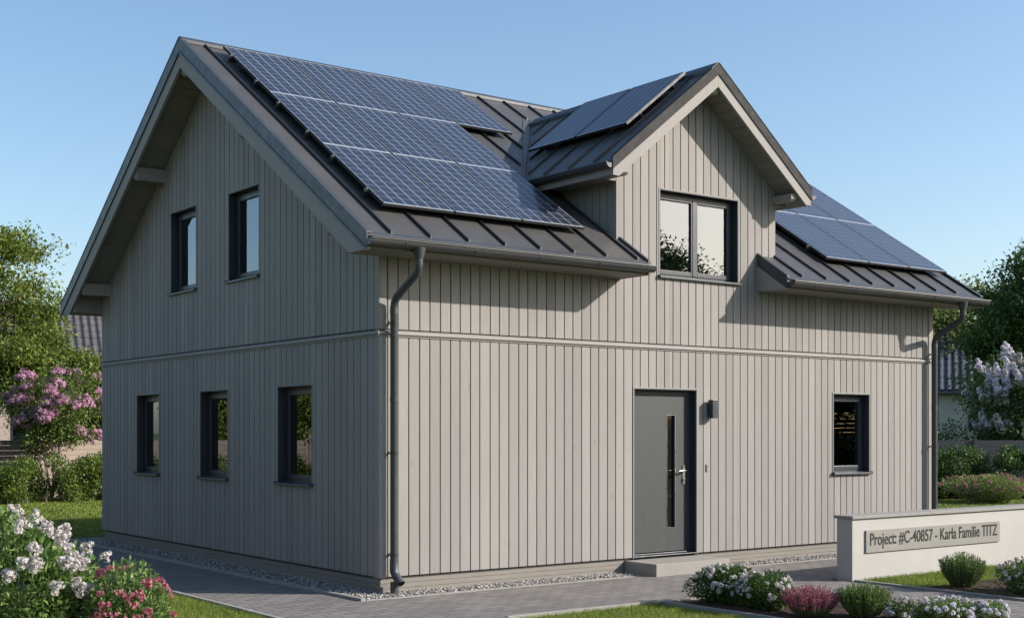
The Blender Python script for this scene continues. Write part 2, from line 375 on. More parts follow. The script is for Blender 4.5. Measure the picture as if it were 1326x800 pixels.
def stones(n, regions):
    area = np.array([(b-a)*(d-c) for a, b, c, d in regions]); k = rng.choice(len(regions), n, p=area/area.sum())
    rg = np.array(regions)[k]; P = np.stack([rng.uniform(rg[:, 0], rg[:, 1]), rng.uniform(rg[:, 2], rg[:, 3]), rng.uniform(.0, .022, n)], 1)
    base = np.array([(1, 0, 0), (-1, 0, 0), (0, 1, 0), (0, -1, 0), (0, 0, 1), (0, 0, -1)], float)
    F0 = np.array([(0, 2, 4), (2, 1, 4), (1, 3, 4), (3, 0, 4), (2, 0, 5), (1, 2, 5), (3, 1, 5), (0, 3, 5)])
    s = rng.uniform(.008, .019, (n, 1, 1))*rng.uniform(.6, 1.25, (n, 1, 3)); s[:, :, 2] *= .8
    V = base[None]*s + rng.normal(0, .0018, (n, 6, 3)); a = rng.uniform(0, 6.28, n)
    X = V[:, :, 0]*np.cos(a)[:, None]-V[:, :, 1]*np.sin(a)[:, None]; Y = V[:, :, 0]*np.sin(a)[:, None]+V[:, :, 1]*np.cos(a)[:, None]
    V = np.stack([X, Y, V[:, :, 2]], 2)+P[:, None]
    F = (F0[None]+(np.arange(n)*6)[:, None, None]).reshape(-1, 3)
    return V.reshape(-1, 3), F
V, F = stones(21000, [(-.40, 3.72, -.33, .04), (5.14, 11, -.33, .04), (-.40, .04, .04, 9.5)])
o = npmesh('gravel', V, F, M['gravel']); tag(o, 'pale gravel strip along the foot of the grey house', 'gravel', kind='stuff')
def blades(regions, n, hmin, hmax, wd, avoid=None):
    area = np.array([(b-a)*(d-c) for a, b, c, d in regions]); k = rng.choice(len(regions), n, p=area/area.sum()); rg = np.array(regions)[k]
    P = np.stack([rng.uniform(rg[:, 0], rg[:, 1]), rng.uniform(rg[:, 2], rg[:, 3]), np.zeros(n)], 1)
    h = rng.uniform(hmin, hmax, (n, 1)); a = rng.uniform(0, 6.28, n); S = np.stack([np.cos(a), np.sin(a), 0*a], 1)*wd*rng.uniform(.6, 1.2, (n, 1))
    L = np.concatenate([rng.normal(0, .35, (n, 2)), np.ones((n, 1))], 1)*h
    V = np.stack([P-S, P+S, P+L*.55+S*.7, P+L*.55-S*.7, P+L+np.concatenate([L[:, :2]*.5, -h*.1], 1)], 1).reshape(-1, 3); i = np.arange(n)*5
    F = np.concatenate([np.stack([i, i+1, i+2], 1), np.stack([i, i+2, i+3], 1), np.stack([i+3, i+2, i+4], 1)]); return V, F
V, F = merge([blades([(.07, 1.96, -4.2, -2.48), (-4.6, -1.87, -3.6, 2.6)], 90000, .025, .055, .0022),
              blades([(5.45, 10.5, -3.6, -2.42), (5.45, 7.5, -6, -3.6)], 45000, .03, .065, .003),
              blades([(-9, 6, 10.1, 24)], 90000, .025, .05, .012), blades([(12, 30, -2, 12)], 40000, .025, .05, .012)])
o = npmesh('grass', V, F, M['grass']); tag(o, 'short sunlit grass of the lawns round the house', 'grass', kind='stuff')

# ------------------------------------------------------------------ house
LX, WY, YR = 10.38, 9.08, 4.54
def zr(y): return 7.32-.65*abs(y-YR)
DX, DZ, DK = 5.05, 6.78, .79
def zd(x): return DZ-DK*abs(x-DX)
house = empty('house', (0, 0, 0)); tag(house, 'two storey house clad in grey vertical boards with dark metal roof and a gabled dormer', 'house')
OP_F = [(3.91, 5.04, .0, 2.42), (7.94, 8.77, 1.23, 2.42), (4.37, 5.86, 3.94, 5.10)]
OP_G = [(6.06-.92, 6.06, 3.93, 5.14), (3.08, 4.01, 3.93, 5.14), (6.55, 7.45, 1.20, 2.43), (4.06, 4.97, 1.20, 2.43), (1.61, 2.51, 1.20, 2.43)]
def top_f(u): return zd(u)-.20 if 3.58 <= u <= 6.65 else 3.90
def top_fb(u): return zd(u)-.20 if 3.606 <= u <= 6.624 else 3.90
def top_g(u): return zr(u)-.26
def wall_strips(mb, ub, top, zlo, zhi, openings, v0, v1, gap=0):
    """ub: board edges; full-depth boxes in (u, v, z)"""
    br = sorted({a for o_ in openings for a in o_[:2]} | {3.58, 6.65, DX, YR})
    for a, b in zip(ub[:-1], ub[1:]):
        a += gap/2; b -= gap/2
        if b-a < .004: continue
        e = [a]+[q for q in br if a+.003 < q < b-.003]+[b]
        for p, q in zip(e[:-1], e[1:]):
            m = (p+q)/2; iv = [(zlo, None)]
            hi = lambda u: min(zhi, top(min(max(u, p+1e-4), q-1e-4)))
            if hi(p) < zlo+.02 and hi(q) < zlo+.02: continue
            cuts = sorted([(o_[2], o_[3]) for o_ in openings if o_[0]-1e-6 < m < o_[1]+1e-6])
            segs = []; lo = zlo
            for c0, c1 in cuts:
                if c1 <= zlo or c0 >= zhi: continue
                if c0 > lo+.005: segs.append((lo, c0))
                lo = max(lo, c1)
            segs.append((lo, None))
            for s0, s1 in segs:
                t0 = s1 if s1 is not None else max(hi(p), s0+.002); t1 = s1 if s1 is not None else max(hi(q), s0+.002)
                if s1 is None and t0-s0 < .01 and t1-s0 < .01: continue
                mb.hexa([(p, v0, s0), (q, v0, s0), (q, v1, s0), (p, v1, s0), (p, v0, t0), (q, v0, t1), (q, v1, t1), (p, v1, t0)])
def edges(a, b, pitch, jit, fixed=()):
    pts = [a]+sorted(fixed)+[b]; out = [a]
    for p, q in zip(pts[:-1], pts[1:]):
        n = max(1, round((q-p)/pitch))
        for i in range(1, n): out.append(p+(q-p)*i/n+random.uniform(-jit, jit))
        out.append(q)
    return out
FF = lambda u, v, z: (u, v, z)          # front wall: outside is -y
FG = lambda u, v, z: (v, u, z)          # gable wall: outside is -x
# front
ef = [.0]+edges(.11, LX-.11, .1475, .006, (3.58, 6.65))+[LX]
mb = MB(); wall_strips(mb, ef, top_f, .20, 2.955, OP_F, 0, .030, .014); wall_strips(mb, ef, top_f, 3.035, 9, OP_F, -.004, .030, .014)
tag(mb.build('front_wall', M['clad'], house, fn=FF, bevel=.0025), 'long sunlit front wall of grey vertical boards with door')
mb = MB(); wall_strips(mb, [.03, 3.606, 6.624, LX-.03], top_fb, .17, 9, OP_F, .030, .30); mb.build('wall_backing', M['back'], house)
eg = [.003]+edges(.11, WY-.10, .155, .007)+[WY]
mb = MB(); wall_strips(mb, eg, top_g, .20, 2.955, OP_G, 0, .030, .014); wall_strips(mb, eg, top_g, 3.035, 9, OP_G, -.004, .030, .014)
tag(mb.build('gable_wall', M['clad'], house, fn=FG, bevel=.0025), 'shaded gable wall of grey vertical boards with five windows')
mb = MB(); wall_strips(mb, [.31, WY-.31], top_g, .17, 9, OP_G, .030, .30); mb.build('wall_backing', M['back'], house, fn=FG)
# unseen back and far gable
mb = MB(); wall_strips(mb, edges(0, WY, .155, .007), top_g, .20, 9, [], LX-.022, LX, .011); mb.build('gable_wall', M['clad'], house, fn=FG)
mb = MB(); wall_strips(mb, [0.02, WY-.02], top_g, .17, 9, [], LX-.3, LX-.022); mb.build('wall_backing', M['back'], house, fn=FG)
mb = MB(); wall_strips(mb, edges(0, LX, .155, .007), lambda u: 3.9, .20, 9, [], WY-.022, WY, .011); mb.build('back_wall', M['clad'], house)
mb = MB(); mb.box(.3, LX-.3, WY-.3, WY-.03, .17, 3.9); mb.build('wall_backing', M['back'], house)
# dormer cheeks (side walls above the main roof)
for sx, x in ((1, 3.58), (-1, 6.65)):
    mb = MB(); ys = edges(.022, 2.1, .15, .006)
    for a, b in zip(ys[:-1], ys[1:]):
        a += .0055; b -= .0055
        x0, x1 = (x, x+.022) if sx > 0 else (x-.022, x)
        zt = zd(x)-.20; za, zb = min(zr(a)-.08, zt), min(zr(b)-.08, zt)
        if zt-za < .02: continue
        mb.hexa([(x0, a, za), (x1, a, za), (x1, b, zb), (x0, b, zb), (x0, a, zt), (x1, a, zt), (x1, b, zt), (x0, b, zt)])
    mb.build('dormer_side_wall', M['clad'], house, bevel=.002)
    mb = MB(); x0, x1 = (x+.022, x+.2) if sx > 0 else (x-.2, x-.022)
    mb.hexa([(x0, .3, 4.2), (x1, .3, 4.2), (x1, 2.2, 5.4), (x0, 2.2, 5.4), (x0, .3, 5.42), (x1, .3, 5.42), (x1, 2.2, 5.42), (x0, 2.2, 5.42)]); mb.build('wall_backing', M['back'], house)
# belt trims
def beltset(u0, u1, fn):
    mb = MB(); mb.prism([(u0, -.034, 2.972), (u0, -.030, 3.006), (u0, .02, 3.026), (u0, .02, 2.972)], (u1-u0, 0, 0))
    mb.box(u0, u1, -.014, .02, 2.948, 2.968)
    mb.build('belt_trim', M['trimwood'], house, fn=fn, bevel=.002)
beltset(-.034, LX+.01, FF); beltset(.022, WY, FG)
# corner boards
mb = MB(); mb.box(-.010, .0, -.010, .095, .19, 2.946); mb.box(-.010, .0, -.010, .095, 3.03, 3.86); mb.box(.001, .085, -.010, -.001, .19, 2.946); mb.box(.001, .085, -.0125, -.006, 3.03, 3.86)
mb.build('corner_board', M['trimwood'], house, bevel=.002)
mb = MB(); mb.box(LX-.10, LX+.012, -.012, -.001, .19, 2.946); mb.box(LX-.10, LX+.012, -.014, -.006, 3.03, 3.86); mb.box(LX, LX+.012, -.001, .1, .19, 3.86); mb.build('corner_board', M['trimwood'], house, bevel=.002)
# plinth
mb = MB()
for z0, z1 in ((-.05, .055), (.058, .115), (.118, .176)): mb.box(.035, 3.75, .035, .2, z0, z1); mb.box(5.11, LX-.035, .035, .2, z0, z1); mb.box(.035, .2, .2, WY-.035, z0, z1)
mb.box(3.76, 5.10, .036, .2, -.05, .14)
mb.build('plinth', M['plinth'], house, bevel=.002)
mb = MB(); mb.box(.045, LX-.045, .045, .21, .10, .19); mb.box(.045, .21, .21, WY-.045, .10, .19); mb.build('plinth_vent', M['black'], house)
# interior floors and partition so panes look into rooms
mb = MB(); mb.box(.3, LX-.3, .3, WY-.3, .08, .16); mb.box(.3, LX-.3, .3, WY-.3, 2.8, 2.95); mb.box(.3, LX-.3, 4.6, 4.7, .16, 2.8); mb.box(.3, LX-.3, 4.6, 4.7, 2.95, 6.5); mb.box(3.2, 3.3, .3, 4.6, .16, 2.8); split(mb.build('interior_floor', M['interior'], house))

# ---- windows
def window(u0, u1, z0, z1, fn, leafs=1, label=None, curtain=None):
    W = MB(); f = .055; g0 = .115
    W.box(u0, u0+f, g0, g0+.07, z0, z1); W.box(u1-f, u1, g0, g0+.07, z0, z1); W.box(u0+f, u1-f, g0, g0+.07, z1-f, z1); W.box(u0+f, u1-f, g0, g0+.07, z0, z0+f)
    w = W.build('window', M['frame'], house, fn=fn, bevel=.003)
    if label: w['label'] = label
    L = MB(); t = .014        # reveal lining, a few mm proud of the boards
    L.box(u0-t, u0+.001, -.007, g0-.002, z0-t, z1+t); L.box(u1-.001, u1+t, -.007, g0-.002, z0-t, z1+t); L.box(u0+.001, u1-.001, -.007, g0-.002, z1-.001, z1+t)
    L.build('window_lining', M['frame'], w, fn=fn, bevel=.002)
    T = MB()
    T.box(u0-t-.014, u0-t-.001, -.009, .012, z0-.01, z1+t+.014); T.box(u1+t+.001, u1+t+.014, -.009, .012, z0-.01, z1+t+.014); T.box(u0-t-.001, u1+t+.001, -.009, .012, z1+t+.001, z1+t+.014)
    T.build('window_trim', M['trimwood'], w, fn=fn)
    s = MB(); s.prism([(u0-.03, -.050, z0-.022), (u0-.03, -.050, z0+.002), (u0-.03, g0, z0+.022), (u0-.03, g0, z0-.002)], (u1-u0+.06, 0, 0))
    s.box(u0-.036, u0-.028, -.054, .0, z0-.026, z0+.020); s.box(u1+.028, u1+.036, -.054, .0, z0-.026, z0+.020)
    s.build('sill', M['sill'], w, fn=fn, bevel=.002)
    spans = [(u0+f-.012, u1-f+.012)] if leafs == 1 else [(u0+f-.012, (u0+u1)/2-.004), ((u0+u1)/2+.004, u1-f+.012)]
    if leafs == 2:
        mm = MB(); c = (u0+u1)/2; mm.box(c-.035, c+.035, g0-.018, g0-.012+.03, z0+f, z1-f); mm.build('mullion', M['frame'], w, fn=fn, bevel=.003)
    for a, b in spans:
        s = MB(); q = .058; zz0, zz1 = z0+f-.006, z1-f+.012; v0, v1 = g0-.012, g0+.05
        v1 = g0+.048
        s.box(a, a+q, v0, v1, zz0, zz1); s.box(b-q, b, v0, v1, zz0, zz1); s.box(a+q, b-q, v0, v1, zz1-q, zz1); s.box(a+q, b-q, v0, v1, zz0, zz0+q)
        s.build('sash', M['frame'], w, fn=fn, bevel=.004)
        p = MB(); p.box(a+q-.005, b-q+.005, g0+.014, g0+.020, zz0+q-.005, zz1-q+.005); p.build('pane', M['glass'], w, fn=fn)
        gk = MB(); k = .006
        gk.box(a+q, a+q+k, g0+.004, g0+.013, zz0+q, zz1-q); gk.box(b-q-k, b-q, g0+.004, g0+.013, zz0+q, zz1-q); gk.box(a+q+k, b-q-k, g0+.004, g0+.013, zz0+q, zz0+q+k); gk.box(a+q+k, b-q-k, g0+.004, g0+.013, zz1-q-k, zz1-q); gk.build('gasket', M['black'], w, fn=fn)
    if curtain:
        for c0, c1 in curtain:
            m_ = MB(); n = int((c1-c0)/.012); pts = []
            for i in range(n+1):
                u = c0+(c1-c0)*i/n; vv = g0+.14+.022*math.sin(i*.9)+.008*math.sin(i*.37+1)
                pts.append((u, vv))
            b0 = len(m_.v)
            for (u, vv) in pts: m_.v.append((u, vv, z0-.05)); m_.v.append((u, vv, z1+.02))
            for i in range(n): q = b0+2*i; m_.f.append((q, q+2, q+3, q+1))
            m_.build('curtain', M['curtain'], w, fn=fn, recalc=False, smooth=True)
    return w
window(7.94, 8.77, 1.23, 2.42, FF, 1, 'ground floor window right of the front door', [(8.30, 8.45), (8.5, 8.7)])
window(4.37, 5.86, 3.94, 5.10, FF, 2, 'two-leaf window in the dormer gable', [(4.28, 4.52)])
window(*OP_G[0][:2], *OP_G[0][2:], FG, 1, 'left upper window of the gable wall')
window(*OP_G[1][:2], *OP_G[1][2:], FG, 1, 'right upper window of the gable wall', [(3.75, 3.98)])
window(*OP_G[2][:2], *OP_G[2][2:], FG, 1, 'leftmost ground floor window of the gable wall')
window(*OP_G[3][:2], *OP_G[3][2:], FG, 1, 'middle ground floor window of the gable wall')
window(*OP_G[4][:2], *OP_G[4][2:], FG, 1, 'ground floor gable window nearest the corner', [(1.72, 2.05)])

# ---- door
u0, u1, z0, z1 = 3.91, 5.04, .21, 2.42
d_leaf = MB(); a, b = u0+.045, u1-.075; sl0, sl1, sz0, sz1 = 4.60, 4.745, .56, 2.08; v0, v1 = .105, .165
for x0, x1, q0, q1 in ((a, sl0, z0+.03, z1-.07), (sl1, b, z0+.03, z1-.07), (sl0, sl1, z0+.03, sz0), (sl0, sl1, sz1, z1-.07)): d_leaf.box(x0, x1, v0, v1, q0, q1)
door = d_leaf.build('front_door', M['door'], house); door['label'] = 'grey front door with a tall narrow glass slit'
f = MB(); f.box(u0, u0+.042, .095, .19, z0, z1); f.box(u1-.072, u1, .095, .19, z0, z1); f.box(u0+.042, u1-.072, .095, .19, z1-.067, z1); f.build('door_frame', M['frame'], door, bevel=.003)
f = MB(); t = .012; f.box(u0-t, u0+.001, -.007, .093, z0-.02, z1+t); f.box(u1-.001, u1+t, -.007, .093, z0-.02, z1+t); f.box(u0+.001, u1-.001, -.007, .093, z1-.001, z1+t); f.build('door_lining', M['frame'], door, bevel=.002)
f = MB(); f.box(u0-t-.016, u0-t-.001, -.010, .012, z0-.02, z1+t+.015); f.box(u1+t+.001, u1+t+.016, -.010, .012, z0-.02, z1+t+.015); f.box(u0-t-.001, u1+t+.001, -.010, .012, z1+t+.001, z1+t+.015); f.build('door_trim', M['trimwood'], door)
f = MB(); f.box(sl0+.001, sl1-.001, v0+.03, v0+.038, sz0+.001, sz1-.001); f.build('door_glass', M['darkglass'], door)
f = MB(); k = .009; f.box(sl0-k, sl0, v0-.004, v0-.0005, sz0-k, sz1+k); f.box(sl1, sl1+k, v0-.004, v0-.0005, sz0-k, sz1+k); f.box(sl0, sl1, v0-.004, v0-.0005, sz0-k, sz0); f.box(sl0, sl1, v0-.004, v0-.0005, sz1, sz1+k); f.build('glass_rim', M['steel'], door)
f = MB(); f.box(u0, u1, -.012, .20, z0-.012, z0-.002); f.box(u0+.05, u1-.08, .080, .1045, z0+.004, z0+.016); f.build('threshold', M['sill'], door, bevel=.003)
f = MB(); f.box(sl0-.02, sl1+.02, .17, .18, sz0-.02, sz1+.02); f.build('door_glass_backing', M['black'], door)
h = MB(); hx, hz = 4.905, 1.27
h.box(hx-.021, hx+.021, v0-.012, v0-.0005, hz-.13, hz+.13); h.tube([(hx, v0-.01, hz+.055), (hx, v0-.055, hz+.055), (hx-.02, v0-.066, hz+.055), (hx-.14, v0-.066, hz+.05)], .011, 10)
h.tube([(hx, v0-.01, hz-.06), (hx, v0-.028, hz-.06)], .017, 14); h.build('door_handle', M['steel'], door, smooth=True)

# ---- main roof
def slab(mb, poly, zf, t0, t1):   # poly in xy, top z=zf+t1, bottom zf+t0
    a = [(x, y, zf(x, y)+t0) for x, y in poly]; mb.prism(a, (0, 0, t1-t0))
XL, XR, YE = -.50, 10.88, -.56
zm = lambda x, y: zr(y)
left = [(XL+.02, YE), (3.65, YE), (3.65, -.004), (3.59, -.004), (3.59, YR), (XL+.02, YR)]
right = [(6.28, YE), (XR-.02, YE), (XR-.02, YR), (6.64, YR), (6.64, -.004), (6.28, -.004)]
mid = [(3.59, 1.86), (DX, 3.62), (6.64, 1.72), (6.64, YR), (3.59, YR)]
bk = [(XL+.02, YR), (XR-.02, YR), (XR-.02, 9.64), (XL+.02, 9.64)]
mb = MB()
for p in (left, right, mid, bk): slab(mb, p, zm, -.035, 0)
roof = mb.build('roof', M['roof'], house)
# timber body under the sheet with boxed eaves
def soff(mb, poly):
    slab(mb, poly, zm, -.27, -.036)
SO = MB()
def eavebox(mb, x0, x1, ya, yb, sgn):   # ya outer, yb wall
    za = zr(ya)-.036; zb = zr(yb)-.036
    mb.prism([(x0, ya, 3.855), (x0, ya, za), (x0, yb, zb), (x0, yb, 3.855)], (x1-x0, 0, 0))
XS0, XS1 = XL+.045, XR-.045
eavebox(SO, XS0, 3.62, YE+.02, -.0055, 1); eavebox(SO, 6.31, XS1, YE+.02, -.0055, 1); eavebox(SO, XS0, XS1, 9.62, WY+.001, -1)
# rake soffit boards: individual boards across the slope on both gable overhangs
def rake_soffit(mb, x0, x1):
    for sg in (1, -1):
        y = -.19; 
        while y < YR-.01:
            y2 = min(y+.135, YR); a_, b_ = y+.008, y2-.001
            A, B = (a_, b_) if sg > 0 else (2*YR-b_, 2*YR-a_)
            mb.hexa([(x0, A, zr(A)-.29), (x1, A, zr(A)-.29), (x1, B, zr(B)-.29), (x0, B, zr(B)-.29), (x0, A, zr(A)-.04), (x1, A, zr(A)-.04), (x1, B, zr(B)-.04), (x0, B, zr(B)-.04)])
            y = y2
rake_soffit(SO, XS0, -.012); rake_soffit(SO, LX+.012, XS1)
SO.build('soffit', M['soffit'], house, bevel=.002)
# rake boards and verge metal
for x0, x1 in ((XL, XL+.04), (XR-.04, XR)):
    mb = MB(); vm = MB()
    for sg in (1, -1):
        Y = (lambda y: y) if sg > 0 else (lambda y: 2*YR-y)
        e = YE-.01; q = [(x0, Y(e), 3.835), (x0, Y(e), zr(e)-.14), (x0, YR, zr(YR)-.14), (x0, YR, zr(YR)-.385), (x0, Y(-.175), 3.835)]
        mb.prism(q, (x1-x0, 0, 0))
        o0 = x0-.014; q = [(o0, Y(e-.02), zr(e)-.165), (o0, Y(e-.02), zr(e-.02)+.03), (o0, YR, zr(YR)+.03), (o0, YR, zr(YR)-.165)]
        vm.prism(q, (.012 if x0 < 0 else x1-x0+.028, 0, 0)) if x0 < 0 else vm.prism([(x1+.002, b_, c_) for _, b_, c_ in q], (.012, 0, 0))
        # drip step line, and upstand folded over onto the roof
        xa, xb = (x0-.02, x0+.05) if x0 < 0 else (x1-.05, x1+.02)
        vm.prism([(xa, Y(e-.02), zr(e-.02)+.031), (xa, Y(e-.02), zr(e-.02)+.043), (xa, YR, zr(YR)+.043), (xa, YR, zr(YR)+.031)], (xb-xa, 0, 0))
        xa, xb = (x0-.022, x0-.0145) if x0 < 0 else (x1+.0145, x1+.022)
        vm.prism([(xa, Y(e-.02), zr(e)-.185), (xa, Y(e-.02), zr(e)-.15), (xa, YR, zr(YR)-.15), (xa, YR, zr(YR)-.185)], (xb-xa, 0, 0))
    mb.build('rake_board', M['trimwood'], house, bevel=.002); vm.build('verge_flashing', M['verge'], house, bevel=.0015)
# seams
SX = [-.16+.522*k for k in range(22)]
mb = MB()
def vy(x):  # y where the dormer roof meets the main roof
    return YR-(7.32-zd(x))/.65
for x in SX:
    if x > XR-.1: break
    if 3.62 < x < 6.6: y0 = vy(x)+.12
    elif x <= 3.62: y0 = YE+.03
    else: y0 = YE+.03
    if 3.2 < x <= 3.62: spans = [(YE+.03, vy(3.25)-.05 if False else 1.2), (vy(x)+.12, YR-.06)]
    elif 6.6 <= x < 6.9: spans = [(YE+.03, 1.2), (vy(x)+.12, YR-.06)]
    else: spans = [(y0, YR-.06)]
    for a, b in spans:
        if b-a < .1: continue
        mb.hexa([(x-.013, a, zr(a)+.001), (x+.013, a, zr(a)+.001), (x+.013, b, zr(b)+.001), (x-.013, b, zr(b)+.001), (x-.010, a, zr(a)+.038), (x+.010, a, zr(a)+.038), (x+.010, b, zr(b)+.038), (x-.010, b, zr(b)+.038)])
    a, b = YR+.06, 9.6
    mb.hexa([(x-.013, a, zr(a)+.001), (x+.013, a, zr(a)+.001), (x+.013, b, zr(b)+.001), (x-.013, b, zr(b)+.001), (x-.010, a, zr(a)+.038), (x+.010, a, zr(a)+.038), (x+.010, b, zr(b)+.038), (x-.010, b, zr(b)+.038)])
split(mb.build('standing_seam', M['seam'], roof, bevel=.002))
mb = MB()
for sg in (1, -1):
    Y = lambda d: YR-sg*d
    mb.prism([(XL-.01, YR, 7.372), (XL-.01, Y(.09), 7.372-.0585), (XL-.01, Y(.09), 7.372-.0585-.045), (XL-.01, YR, 7.372-.03)], (XR-XL+.02, 0, 0))
mb.build('ridge_cap', M['verge'], roof, bevel=.002)
# valley flashings, end trims
mb = MB()
for sg in (1, -1):
    X = lambda d: DX+sg*d
    for (wd_, t_) in ((.17, .004),):
        p = []
        for d, dy in ((-.03, 0), (-1.86, 0), (-1.86-wd_, .02), (-.03, wd_*1.25)):
            x = X(d); y = YR-(7.32-(DZ-DK*abs(min(-d, 9))))/.65+dy
            p.append((x, y))
        slab(mb, p, zm, t_, t_+.006)
split(mb.build('valley_flashing', M['roof'], roof))
mb = MB()
for x0, x1 in ((3.63, 3.675), (6.255, 6.30)):
    mb.prism([(x0, YE-.01, zr(YE)-.15), (x0, YE-.01, zr(YE-.01)+.035), (x0, -.006, zr(0)+.035), (x0, -.006, zr(0)-.15)], (x1-x0, 0, 0))
split(mb.build('eave_end_trim', M['verge'], roof, bevel=.002))
mb = MB(); mb.prism([(6.256, YE, 3.85), (6.256, YE, 3.84+.01), (6.256, YE, zr(YE)-.152), (6.256, -.007, zr(0)-.152), (6.256, -.007, 3.85)], (.04, 0, 0)) ; mb.prism([(3.631, YE, 3.85), (3.631, YE, zr(YE)-.152), (3.631, -.007, zr(0)-.152), (3.631, -.007, 3.85)], (.04, 0, 0))
split(mb.build('eave_end_board', M['trimwood'], roof))
# snow/ drip edge strip at eaves
mb = MB()
for a, b in ((XL, 3.66), (6.27, XR)): mb.prism([(a, YE-.03, zr(YE)-.02), (a, YE-.03, zr(YE)-.012), (a, YE+.035, zr(YE+.035)+.009), (a, YE+.035, zr(YE+.035)+.001)], (b-a, 0, 0))
split(mb.build('eave_flashing', M['verge'], roof))

# ---- gutters
def gutter(x0, x1, yc, zc, r=.072, fn=None, name='gutter'):
    mb = MB(); n = 14; prof = []
    for i in range(n+1): q = math.pi*(1+i/n); prof.append((yc+r*math.cos(q), zc+r*math.sin(q)))
    inner = [(yc+(p[0]-yc)*.94, zc+(p[1]-zc)*.94) for p in prof][::-1]
    ring = prof+inner; b = len(mb.v); m_ = len(ring)
    for x in (x0, x1):
        for (y, z) in ring: mb.v.append((x, y, z))
    for i in range(m_): mb.f.append((b+i, b+(i+1) % m_, b+m_+(i+1) % m_, b+m_+i))
    for xx in (x0, x1):     # end caps as thin half discs
        mb.prism([(xx-.002, y, z) for y, z in prof], (.004, 0, 0))
    mb.tube([(x0, yc-r, zc+.004), (x1, yc-r, zc+.004)], .0095, 8)
    g = mb.build(name, M['gutter'], house, fn=fn, smooth=True)
    br = MB(); x = x0+.45
    while x < x1-.1:
        pr = [(y, z) for y, z in [(yc+(r+.004)*math.cos(math.pi*(1+i/n)), zc+(r+.004)*math.sin(math.pi*(1+i/n))) for i in range(n+1)]]
        pi = [(yc+(p[0]-yc)*.965, zc+(p[1]-zc)*.965) for p in pr][::-1]
        br.prism([(x-.012, y, z) for y, z in pr+pi], (.024, 0, 0)); x += .93
    split(br.build('gutter_bracket', M['gutter'], g, fn=fn))
    return g
GY, GZ = -.625, 3.945
gutter(XL-.01, 3.66, GY, GZ); gutter(6.27, XR+.07, GY, GZ)
def downpipe(x):
    yw = -.105
    mb = MB(); mb.tube([(x, GY, GZ-.05), (x, GY, GZ-.10), (x, GY, GZ-.17)], [.075, .068, .052], 20)
    pts = [(x, GY, GZ-.15), (x, GY, GZ-.24), (x, GY+.012, GZ-.29), (x, GY+.045, GZ-.335), (x, yw-.06, 3.39), (x, yw-.015, 3.34), (x, yw, 3.28), (x, yw, .33)]
    mb.tube(pts, .046, 20)
    p = mb.build('downpipe', M['pipe'], house, smooth=True)
    s = MB(); s.tube([(x, yw, .40), (x, yw, .27), (x+.005, yw-.03, .22), (x+.02, yw-.115, .135)], .050, 20, cap=False); s.tube([(x+.02, yw-.115, .135), (x+.005, yw-.03, .22), (x, yw, .27), (x, yw, .36)], .044, 20, cap=False); s.build('pipe_shoe', M['pipe'], p, smooth=True)
    s = MB(); s.tube([(x+.01, yw+.01, -.02), (x+.01, yw+.01, .15)], .050, 16); s.build('drain_socket', M['gutter'], p, smooth=True)
    for z in (.46, 1.62, 3.10):
        c = MB(); c.tube([(x, yw, z-.013), (x, yw, z+.013)], .0505, 18); c.box(x-.075, x-.048, yw-.012, yw+.012, z-.014, z+.014); c.box(x-.008, x+.008, yw+.04, -.001, z-.01, z+.01); c.build('pipe_clamp', M['black'], p)
    for z in (2.2, 3.2):
        c = MB(); c.tube([(x, yw, z), (x, yw, z+.06)], .0485, 18); c.build('pipe_joint', M['pipe'], p, smooth=True)
downpipe(.135); downpipe(10.30)

# ---- purlins
def purlin(x0, x1, y, z, fn=FF, wy=.13, hz=.13):
    mb = MB(); c = .035
    mb.prism([(x0, y-wy/2, z-hz+c), (x0+c, y-wy/2, z-hz), (x1, y-wy/2, z-hz), (x1, y-wy/2, z), (x0, y-wy/2, z)], (0, wy, 0)); return mb.build('purlin', M['trimwood'], house, fn=fn, bevel=.004)
for y in (.36, 2.72, YR, 6.36, 8.72):
    purlin(XL+.05, .001, y, zr(y)-.29, hz=.20); 
